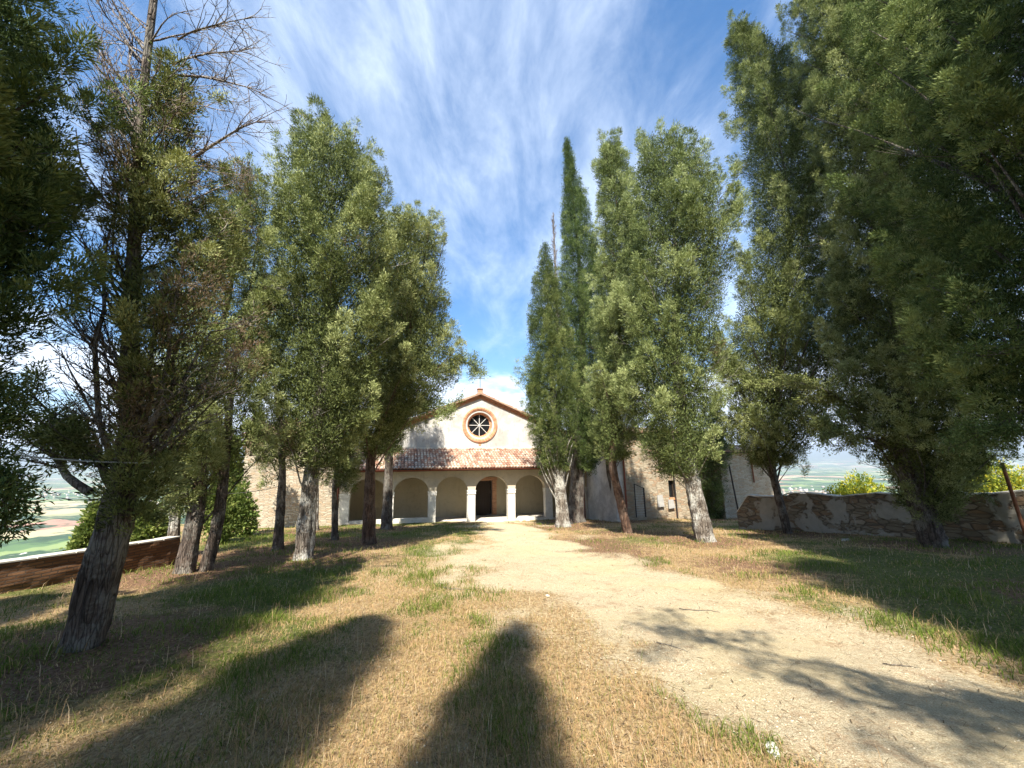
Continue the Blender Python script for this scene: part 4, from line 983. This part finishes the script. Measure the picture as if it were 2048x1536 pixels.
    link('trunk', mesh_np('trunk', Vb, Fb, 4, smooth=True), M[d['b_']], o)
    Cn = np.vstack(C_); D = np.vstack(D_); S = np.concatenate(S_); T = np.concatenate(T_)
    NN = np.vstack(N_)
    if d.get('dry'):
        dm = np.zeros(len(Cn), bool)
        for q in range(d['dry']):
            c0 = Cn[rs.randint(len(Cn))]; dm |= np.linalg.norm((Cn-c0)*[1, 1, .6], axis=1) < rs.uniform(.25, .55)
        Vd = tuft_faces(Cn[dm], D[dm], S[dm], 16, rs, elong=.45, wid=.16, spr=.26); nd = len(Vd)//4
        link('dry_foliage', mesh_np('dry_foliage', Vd, np.arange(nd*4).reshape(-1, 4), 4, rs.rand(nd)), M['dead'], o)
        k_ = ~dm; Cn, D, S, T, NN = Cn[k_], D[k_], S[k_], T[k_], NN[k_]
    m = int(d['fl']*2.4); V = tuft_faces(Cn, D, S, m, rs, elong=.36 if not tight else .32, wid=.22, jit=.6, N=NN, spr=.21, nj=.42)
    tint = np.clip(np.repeat(T, m)+rs.normal(0, .12, len(T)*m), 0, 1)
    # inner shoots fill the heart of the crown, its shade painted by darker tint
    vol = np.trapz(math.pi*rad_(zq)**2, zq); nc = int(vol*38*max(d['dens'], .8)*d.get('core', 1)); zc = np.interp(rs.rand(nc), cdf, zq); ph = rs.uniform(0, 6.28, nc); rc = rad_(zc)*(.86 if tight else .74)*np.sqrt(rs.uniform(.02, 1, nc))
    Cc = np.stack([cx(zc)+np.cos(ph)*rc, by_+np.sin(ph)*rc, zc], 1)-off
    Vc = tuft_faces(Cc, np.stack([np.cos(ph)*.3, np.sin(ph)*.3, np.full(nc, .8)], 1), rs.uniform(.22, .34, nc)*(.7 if d['ts'] < .2 else 1), 26, rs, elong=.36, wid=.24)
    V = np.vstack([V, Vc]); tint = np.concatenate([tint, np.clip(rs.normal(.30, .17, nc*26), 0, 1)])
    global NFACE; NFACE += len(V)//4
    n = len(V)//4
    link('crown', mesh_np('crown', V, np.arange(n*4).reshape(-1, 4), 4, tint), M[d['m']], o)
    return o, rs, tp, off
DEADTREE = None
NFACE = 0
for i, d in enumerate(TREES):
    o, rs, tp, off = make_tree(d, i)
    if d.get('dead'):
        # bare grey limbs: long upswept twigs on the left, curving bare limbs on the right, brown sprays
        tb = Tubes(); Cd = []; Dd = []
        for k in range(125):
            z = rs.uniform(1.9, 8.8); left = rs.rand() < .72
            dr = np.array([-1 if left else 1, rs.uniform(-.7, .7), rs.uniform(.5, 1.4) if left else rs.uniform(.1, .8)])
            P = twiggy(tb, tp(z), dr, rs.uniform(.9, 1.9) if left else rs.uniform(.8, 1.5), rs.uniform(.010, .022), rs, 2, .7 if left else -.15, 7)
            if rs.rand() < .55: Cd.append(P[3:]+rs.normal(0, .06, P[3:].shape)); Dd.append(np.gradient(P, axis=0)[3:]*8)
        for a, b, h_ in (((400, 330), (545, 260), .03), ((380, 150), (555, 215), .02), ((385, 80), (520, 60), .016), ((375, 130), (540, 130), .018)):
            ax_, az_ = on_y(a[0]-30, a[1], off[1]); qx, qz = on_y(b[0], b[1], off[1]); A = np.array([ax_, off[1], az_])-off; B = np.array([qx, off[1]-.2, qz])-off
            P = wob(A, B, 9, .03, rs, .06); tb.add(P, np.linspace(h_, .004, 9), 6)
            for q in range(26):
                i0 = rs.randint(2, 8); twiggy(tb, P[i0], (P[i0]-P[i0-1])*1.0/np.linalg.norm(P[i0]-P[i0-1])+rs.normal(0, .6, 3), rs.uniform(.25, .7), .007, rs, 1, 0, 4)
        for k in range(6):      # fan of thick limbs above the fork
            ph = k*.7+rs.uniform(-.2, .2); rr0 = rs.uniform(.35, 1.0); e = np.array([math.cos(ph)*rr0+.05, math.sin(ph)*rr0, rs.uniform(3.6, 5.6)])
            P = wob((.17+math.cos(ph)*.08, math.sin(ph)*.08, rs.uniform(1.5, 2.0)), e, 9, .015, rs); P[2:5, :2] += np.array([math.cos(ph), math.sin(ph)])*.12; tb.add(P, np.linspace(.038, .010, 9), 8)
            for q in range(12): i0 = rs.randint(3, 9); Q = twiggy(tb, P[i0], np.array([math.cos(ph)+rs.normal(0, .5), math.sin(ph)+rs.normal(0, .5), .6]), rs.uniform(.4, .9), .010, rs, 1, .5, 7); Cd.append(Q[3:]); Dd.append(np.gradient(Q, axis=0)[3:]*8)
        # low gnarled limb on the left
        for (a, b) in (((165, 985), (20, 870)), ((215, 1000), (150, 860)), ((260, 960), (330, 860))):
            ax_, az_ = on_y(a[0]+15, a[1], off[1]); qx, qz = on_y(b[0], b[1], off[1]); P = wob(np.array([ax_, off[1], az_])-off, np.array([qx, off[1]+.2, qz])-off, 9, .07, rs); tb.add(P, np.linspace(.05, .012, 9), 8)
            for q in range(10): i0 = rs.randint(3, 9); twiggy(tb, P[i0], np.array([rs.normal(0, .6)-.4, rs.normal(0, .5), .3]), rs.uniform(.4, 1.0), .012, rs, 2, .2, 6)
        tb.build('dead_branches', M['deadwood'], o)
        Cd = np.vstack(Cd); Dd = np.vstack(Dd); V = tuft_faces(Cd, Dd, np.full(len(Cd), .13), 12, rs, .5, .16)
        n = len(V)//4; link('dry_sprays', mesh_np('dry_sprays', V, np.arange(n*4).reshape(-1, 4), 4, rs.rand(n)), M['dead'], o)

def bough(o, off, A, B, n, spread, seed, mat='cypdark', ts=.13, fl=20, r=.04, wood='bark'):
    rs = np.random.RandomState(seed); tb = Tubes(); Cd = []; Dd = []; P = wob(np.array(A)-off, np.array(B)-off, 10, .05, rs); tb.add(P, np.linspace(r, .008, 10), 6)
    for q in range(n):
        i0 = rs.randint(2, 10); dr = P[i0]-P[i0-1]; dr = dr/np.linalg.norm(dr)+rs.normal(0, .55, 3); Q = twiggy(tb, P[i0], dr, spread*rs.uniform(.5, 1.2), .010, rs, 1, -.1, 6)
        for k in range(2, 7): Cd.append(Q[k]+rs.normal(0, .06, (3, 3))); Dd.append(np.tile((Q[k]-Q[k-1])*6, (3, 1)))
    tb.build('bough', M[wood], o); Cd = np.vstack(Cd); Dd = np.vstack(Dd); V = tuft_faces(Cd, Dd, np.full(len(Cd), ts), fl, rs, .45, .28, .1); n = len(V)//4
    link('bough_foliage', mesh_np('bough_foliage', V, np.arange(n*4).reshape(-1, 4), 4, rs.uniform(.2, .8, n)), M[mat], o)
def p3(px, py, Y): x_, z_ = on_y(px, py, Y); return (x_, Y, z_)
NAMED = {o_['label']: o_ for o_ in C.objects if o_.get('label')}
def bough_px(lab, a, b, Ya, Yb, n, sp_, seed, **kw):
    o = [q for k, q in NAMED.items() if k.startswith(lab)][0]; bough(o, np.array(o.location), p3(*a, Ya), p3(*b, Yb), n, sp_, seed, **kw)
bough_px('large dark cypress cut', (-150, 760), (40, 1010), 3.4, 3.6, 16, .28, 1)
bough_px('large dark cypress cut', (-200, 700), (30, 860), 3.3, 3.7, 16, .3, 2)
bough_px('half dead', (215, 930), (60, 780), 4.9, 5.2, 20, .45, 3, mat='cyp')
bough_px('half dead', (225, 950), (120, 860), 4.9, 4.7, 14, .35, 4, mat='cyp')
bough_px('wide cypress', (800, 745), (955, 728), 15.4, 15.0, 22, .8, 11, mat='cyp', ts=.2)
bough_px('wide cypress', (790, 800), (905, 815), 15.4, 14.8, 18, .8, 12, mat='cyp', ts=.2)
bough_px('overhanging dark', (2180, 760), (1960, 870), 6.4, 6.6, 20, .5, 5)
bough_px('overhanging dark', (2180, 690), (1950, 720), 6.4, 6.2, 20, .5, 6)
bough_px('huge cypress', (1800, 880), (1600, 760), 12.6, 12.2, 30, .9, 7, mat='cyp', ts=.2, r=.07)
bough_px('huge cypress', (1790, 900), (1640, 850), 12.6, 11.8, 24, .7, 8, mat='cyp', ts=.2, r=.06)
bough_px('very tall cypress', (1560, 820), (1440, 720), 17.1, 16.6, 24, 1.0, 9, mat='cyp', ts=.22, r=.07)

# dead pointed conifer spire between the two dense cypresses
bx_, by_ = 2.9, 24.6; rs = np.random.RandomState(77); bz = float(gz(np.array([bx_]), np.array([by_]))[0])
o = tag(empty('dead_tree', (bx_, by_, bz)), 'thin dead grey brown cypress spire between the short and the tall needle cypress', 'tree')
tpx, tpz = on_y(1106, 425, by_); mx_, mz_ = on_y(1115, 640, by_)
P = np.array([(0, 0, -.1), (.0, 0, 3), (mx_-bx_, 0, mz_-bz), (tpx-bx_, 0, tpz-bz)])
V, Fc = trunk_mesh(P, [.16, .13, .09, .02], 77); link('trunk', mesh_np('trunk', V, Fc, 4, smooth=True), M['deadwood'], o)
tb = Tubes()
for k in range(230):
    z = rs.uniform(mz_-bz-3, tpz-bz-.3); q = (tpz-bz-z)/(tpz-mz_); c_ = np.array([np.interp(z, P[:, 2], P[:, 0]), 0, z]); ph = rs.uniform(0, 6.28)
    twiggy(tb, c_, np.array([math.cos(ph), math.sin(ph), 1.2]), .25+.55*q, .016, rs, 1, .9, 7)
tb.build('dead_branches', M['deadwood'], o)

# ------------------------------------------------------------------ trees behind the photographer, they cast the foreground shadows
def simple_profile(cx_, z0, z1, rmax, tip=.02, sh=.6):
    out = []
    for f in np.linspace(0, 1, 9): out.append((z0+(z1-z0)*f, cx_, rmax*min(1, .45+f*2.2)*(1-max(0, f-.25)/.75)**sh+tip))
    return np.array(out)
BEH = [((-1.10, -5.5), 13.2, 1.22, 1.0, .02, 'cypdark', 'slender pointed cypress behind the viewer, casting the pointed shadow at the bottom centre', True),
       ((-2.95, -4.5), 12.2, .85, .35, .20, 'cypdark', 'blunt narrow cypress behind the viewer, casting the rounded shadow left of the pointed one', True),
       ((-6.05, -5.6), 17.0, 2.3, .32, .3, 'cyp', 'broad cypress behind the viewer, shading the grass at the left foreground', False),
       ((-9.6, -3.0), 12.6, 2.3, .35, .3, 'cyp', 'leftmost broad cypress behind the viewer, shading the ground by the big left trunk', False),
       ((5.75, -4.0), 16.8, 2.1, .35, .3, 'cyp', 'broad cypress behind the viewer on the right, its low limb dappling the path with shade', False),
       ((8.5, -1.5), 20.0, 2.2, .35, .3, 'cyp', 'tall cypress right of the viewer, shading the overhanging cypress at the top right', False),
       ((12.2, 1.6), 21.0, 2.5, .35, .3, 'cyp', 'large cypress outside the right edge, shading the grass near the ruined wall', False)]
for i, (b, H, rm, sh, tip, mt, lab, tg) in enumerate(BEH):
    bz = -SL*b[1]
    d = dict(n='cypress_tree', l=lab, b=b, tr=.25, m=mt, b_='bark', ts=.34, fl=9, dens=1.1 if tg else 1.0, spread=.25, tight=tg, twigs=4, g='cypresses behind the viewer', pm=2.4 if tg else .8, ps=.42 if tg else 1, core=3.5 if tg else 1.3)
    o, rs, tp, off = make_tree(d, 40+i, prof=simple_profile(b[0], bz+1.8, bz+H, rm, tip, sh))
    if i == 4:      # sparse limb over the path
        tb = Tubes(); Cd = []; Dd = []
        for (ez, ex, ey) in ((8.6, -4.2, 1.5), (8.2, -3.6, .4), (7.6, -2.9, -.9), (7.9, -3.1, .9), (7.2, -2.4, -.2)):
            P = wob(tp(ez-1.6), (ex, ey, ez), 10, .04, rs); tb.add(P, np.linspace(.07, .012, 10), 7)
            for q in range(24):
                i0 = rs.randint(3, 10); dr = (P[i0]-P[i0-1]); dr = dr/np.linalg.norm(dr)+rs.normal(0, .45, 3)
                Q = twiggy(tb, P[i0], dr, rs.uniform(.4, 1.0), .014, rs, 1, .1, 5); 
                if rs.rand() < .9: Cd.append(Q[3:]); Dd.append(np.gradient(Q, axis=0)[3:]*8)
        tb.build('limb', M['bark'], o); Cd = np.vstack(Cd); V = tuft_faces(Cd, np.vstack(Dd), np.full(len(Cd), .24), 16, rs, .5, .35); n = len(V)//4
        link('limb_foliage', mesh_np('limb_foliage', V, np.arange(n*4).reshape(-1, 4), 4, rs.rand(n)), M['cyp'], o)

print('CROWN FACES', NFACE)
# ------------------------------------------------------------------ bushes
def bush(nm, label, x, y, z, rx, ry, rzz, mat, seed, n=420, ts=.16, m=14, cat='bush', flower=0, stems=14):
    rs = np.random.RandomState(seed); o = tag(empty(nm, (x, y, z)), label, cat)
    nl = 7; L = rs.normal(0, 1, (nl, 3)); L /= np.linalg.norm(L, axis=1)[:, None]; L[:, 2] = np.abs(L[:, 2])
    lc = L*np.array([rx, ry, rzz])*.5+[0, 0, rzz*.35]; k = rs.randint(0, nl, n)
    dv = rs.normal(0, 1, (n, 3)); dv /= np.linalg.norm(dv, axis=1)[:, None]
    Cn = lc[k]+dv*np.array([rx, ry, rzz])*.5*rs.uniform(.6, 1.05, n)[:, None]; Cn[:, 2] = np.maximum(Cn[:, 2], .03)
    tb = Tubes()
    for q in range(stems): e = Cn[rs.randint(n)]; tb.add(wob((rs.normal(0, rx*.1), rs.normal(0, ry*.1), -.2), e, 6, .06, rs), np.linspace(.02, .006, 6), 5)
    tb.build('stem', M['bark'], o)
    V = tuft_faces(Cn, dv+[0, 0, .4], np.full(n, ts)*rs.uniform(.7, 1.3, n), m, rs, .6, .55, .2)
    tint = np.clip(np.repeat(rs.uniform(.2, .9, n), m)+rs.normal(0, .15, n*m), 0, 1); q = len(V)//4
    link('foliage', mesh_np('foliage', V, np.arange(q*4).reshape(-1, 4), 4, tint), M[mat], o)
    return o
def gzf(x, y): return float(gz(np.array([x]), np.array([y]))[0])
def bush_px(nm, label, px, pyb, pyt, halfw, Y, mat, seed, below=0.0, **kw):
    x, zb_ = on_y(px, pyb, Y); _, zt_ = on_y(px, pyt, Y); x2, _ = on_y(px+halfw, pyb, Y); rx = abs(x2-x)
    return bush(nm, label, x, Y, zb_-below, rx, rx*.8, (zt_-zb_+below)*.88, mat, seed, **kw)
bush_px('bush', 'yellow green bush in front of the sunlit stone building, nearest the forked cypress', 425, 1088, 985, 42, 15.5, 'bush', 1, n=520, ts=.20)
bush_px('bush', 'taller bright green shrub against the sunlit stone building', 445, 1060, 895, 38, 18.5, 'bush', 2, n=520, ts=.26)
bush_px('bush', 'darker leafy shrub at the foot of the sunlit stone wall, right of the bright one', 478, 1068, 985, 28, 18.0, 'bush', 3, n=300, ts=.24)
bush_px('bush', 'sunlit leafy bush beyond the brick wall, seen between the two left trunks', 285, 1090, 1030, 50, 14.0, 'bush', 4, below=1.2, n=600, ts=.20)
bush_px('bush', 'pale green bush beyond the brick wall, just left of the thick leaning trunk', 175, 1085, 1030, 26, 10.5, 'bush', 5, below=1.2, n=420, ts=.15)
bush_px('bush', 'rounded yellow green bush beyond the ruined wall, between the slim and the thick trunk', 1712, 1000, 952, 62, 21.0, 'broom', 6, below=1.6, n=700, ts=.2)
bush_px('bush', 'flowering yellow broom beyond the ruined wall at the right edge', 1985, 1000, 925, 75, 17.0, 'broom', 7, below=1.6, n=900, ts=.17, flower=1)
bush_px('bush', 'dark green shrub behind the flowering broom at the far right', 1965, 960, 895, 40, 19.5, 'bush', 8, below=2.6, n=420, ts=.2)
bush_px('bush', 'reddish low shrub near the roof line of the long left building', 505, 905, 845, 30, 21.2, 'dead', 10, n=200, ts=.2)

# ------------------------------------------------------------------ small things
# rusty pole leaning by the right wall
a = np.array([*on_ground(2034, 1089)]); px1, pz1 = on_y(1988, 925, a[1]-.1)
o = tag(empty('metal_pole', gpt(a[0]-.05, a[1]-.35)), 'rusty leaning iron pole in front of the sunlit part of the ruined wall', 'pole')
ox, oy, oz = o.location
MB().tube([(0, 0, -.3), (px1-ox, .05, pz1-oz)], .045, 10).build('post', M['rust'], o)
MB().tube([(.12-.15, 0, 1.15), (.22, .05, .95), (.42, .1, 1.05)], .006, 6).build('wire_end', M['iron'], o)
# cables
def cable(label, pts, r=.011):
    pts = [np.array(p, float) for p in pts]; P = []
    for a_, b_, sg in zip(pts[:-1], pts[1:], [.02]*9):
        for q in np.linspace(0, 1, 12): p = a_+(b_-a_)*q; p = p+np.array([0, 0, -sg*np.linalg.norm(b_-a_)*4*q*(1-q)]); P.append(p)
    o = MB().tube([tuple(p-P[0]) for p in P], r, 6).build('cable', M['wire'], None, tuple(P[0])); return tag(o, label, 'cable')
def pt(px, py, Y): x_, z_ = on_y(px, py, Y); return (x_, Y, z_)
cable('pale cable strung from the left edge to the thick leaning trunk', [pt(-60, 898, 4.3), pt(290, 926, 4.6)], .009)
cable('pale cable sagging from the forked cypress towards the dark slender one', [pt(385, 972, 9.6), pt(425, 988, 10.2), pt(560, 972, 13.5)], .009)
# stone slab before the door
o = tag(empty('stone_slab', cpt(1.3, -.55, 0), CA), 'pale flat stone slab lying before the middle arch', 'slab')
gs = gzf(o.location.x, o.location.y)-CO[2]
MB().box((-.62, -.45, gs-.06), (.62, .40, gs+.05)).box((-.5, -.9, gs-.08), (.72, -.46, gs+.02)).build('slab', M['slabgrey'], o)
# rocks
M['rock'] = flat('white_rock', (.50, .48, .43), .9, nscale=5, var=.2)
def rock(label, x, y, s, seed, mat='rock', group=None, nm='rock'):
    rs = np.random.RandomState(seed); import bmesh
    bm = bmesh.new(); bmesh.ops.create_icosphere(bm, subdivisions=3, radius=1)
    for v in bm.verts:
        n_ = float(vnoise(np.array([v.co.x*1.5+seed]), np.array([v.co.y*1.5+v.co.z*2]), 1.3)[0])-.5
        v.co = Vector((v.co.x*s[0], v.co.y*s[1], v.co.z*s[2]))*(1+n_*.7)
    me = bpy.data.meshes.new(nm); bm.to_mesh(me); bm.free()
    o = link(nm, me, M[mat]); o.location = gpt(x, y, s[2]*.25); o.rotation_euler = (0, 0, rs.uniform(0, 3)); return tag(o, label, 'rock', group)
x, y = on_ground(1545, 1500); rock('flat white stone at the grass edge at the bottom right of the path', x, y, (.075, .04, .018), 1)
x, y = on_ground(1095, 1191); rock('small white stone lying on the path beyond the pointed shadow', x, y, (.05, .04, .02), 2)
x, y = on_ground(1042, 1043); rock('grey rubble stone at the foot of the pillar right of the door', x, y+.1, (.22, .12, .09), 3)
x, y = on_ground(1056, 1042); rock('smaller rubble stone beside the grey one right of the door', x, y+.1, (.13, .10, .08), 4)
x, y = on_ground(1690, 1081); rock('long flat pale stone in the shade under the ruined wall', x, y, (.32, .10, .04), 5)
# twigs on the path
def twig(label, a, b, seed):
    rs = np.random.RandomState(seed); A = np.array(on_ground(*a)); B = np.array(on_ground(*b)); tb = Tubes(); n = 9; P = []
    N = rs.normal(0, .05, (n, 2)); 
    for k in range(n):
        q = A+(B-A)*k/(n-1)+N[k]*np.linalg.norm(B-A)*.6; P.append((q[0]-A[0], q[1]-A[1], gzf(*q)+.02-gzf(*A)))
    tb.add(P, np.linspace(.0045, .002, n)*(1+.05*A[1]), 5); tb.add([P[4], (P[4][0]+.06, P[4][1]+.10, P[4][2]+.01), (P[4][0]+.09, P[4][1]+.2, P[4][2])], [.003, .002, .0015], 4)
    o = tb.build('twig', M['bark'], None); o.location = (A[0], A[1], gzf(*A)); return tag(o, label, 'twig', 'fallen twigs')
twig('crooked fallen twig on the path right of the pointed shadow', (1310, 1286), (1375, 1305), 1)
twig('long thin fallen twig crossing the stony grass left of the path', (872, 1175), (1010, 1190), 2)
twig('reddish fallen twig near the middle of the path', (1355, 1218), (1440, 1222), 3)
twig('dark fallen twig in the dappled shade on the right of the path', (1765, 1322), (1840, 1330), 4)
# wire mesh gate and boards by the right annex
def church_empty(nm, label, cat, u, v, z): return tag(empty(nm, cpt(u, v, z), CA), label, cat)
u0, zt_ = on_church(1268, 968, -4.0); u1, zb_ = on_church(1292, 1034, -4.0)
o = church_empty('mesh_gate', 'tall wire mesh gate leaning at the corner of the white side wall', 'gate', u0, -4.0, zb_)
hgt = zt_-zb_; wd_ = u1-u0; fr_ = MB()
fr_.box((0, 0, 0), (.05, .05, hgt)).box((wd_-.05, 0, 0), (wd_+.04, .05, hgt*.88)).tube([(.02, .025, hgt), (wd_, .025, hgt*.86)], .025, 6); fr_.build('frame', M['iron'], o)
ms_ = MB()
for k in range(1, 7): ms_.tube([(wd_*k/7, .025, 0), (wd_*k/7, .025, hgt*(1-.12*k/7))], .008, 5)
for k in range(1, 12): ms_.tube([(0, .02, hgt*.86*k/12), (wd_, .02, hgt*.86*k/12)], .008, 5)
ms_.build('mesh', M['wire'], o)
for lab, x0, x1, y0, y1 in (('white board leaning on the stone annex, left of the window', 1314, 1328, 990, 1014), ('white board leaning on the stone annex, below the dark window', 1336, 1349, 999, 1017)):
    u0, z1_ = on_church(x0, y0, -3.35); u1, z0_ = on_church(x1, y1, -3.35)
    o = MB().prism([(0, 0), (u1-u0+.05, .04), (u1-u0-.02, z1_-z0_), (.04, z1_-z0_-.03)], [], -.02, .03).build('board', M['panel'], None, cpt(u0, -3.36, z0_)); o.rotation_euler = (R(-4), 0, CA); tag(o, lab, 'board')

# ------------------------------------------------------------------ distant town (stuff) and haze
rt = np.random.RandomState(9); tw = MB()
for k in range(1500):
    cl = rt.randint(0, 12); a0 = R(-62+11*cl); r0 = 2300+rt.rand()*400+[900, 2500, 400, 4200, 1200, 3000, 500, 1800, 3600, 700, 2600, 1500][cl]
    a_ = a0+rt.normal(0, .05); r_ = r0+rt.normal(0, 350); x, y = r_*math.sin(a_), r_*math.cos(a_); z = float(gz(np.array([x]), np.array([y]))[0]); w_, l_, h_ = rt.uniform(7, 18), rt.uniform(7, 22), rt.uniform(5, 11)
    tw.box((x-w_/2, y-l_/2, z-2), (x+w_/2, y+l_/2, z+h_), rt.rand())
tag(tw.build('distant_town', M['town']), 'scattered pale houses on the far hazy plain', 'town', kind='stuff')

m, t = newmat('haze_air')
vol = t.n('ShaderNodeVolumePrincipled', {'Color': (.74, .86, 1.0, 1), 'Density': 8.0e-5, 'Anisotropy': .1})
t.n('ShaderNodeOutputMaterial', {'Volume': vol.outputs[0]}); M['haze'] = m
zmin = float(gzv.min())-1; zmax = float(gzv.max())+30
tag(MB().box((-33500, -33500, zmin), (33500, 33500, zmax)).build('haze', M['haze']), 'pale blue haze over the valley', 'haze', kind='stuff')

# ------------------------------------------------------------------ render settings
SC.render.engine = 'CYCLES'
SC.cycles.max_bounces = 6; SC.cycles.diffuse_bounces = 3; SC.cycles.transparent_max_bounces = 8; SC.cycles.volume_bounces = 0
SC.cycles.sample_clamp_indirect = 6
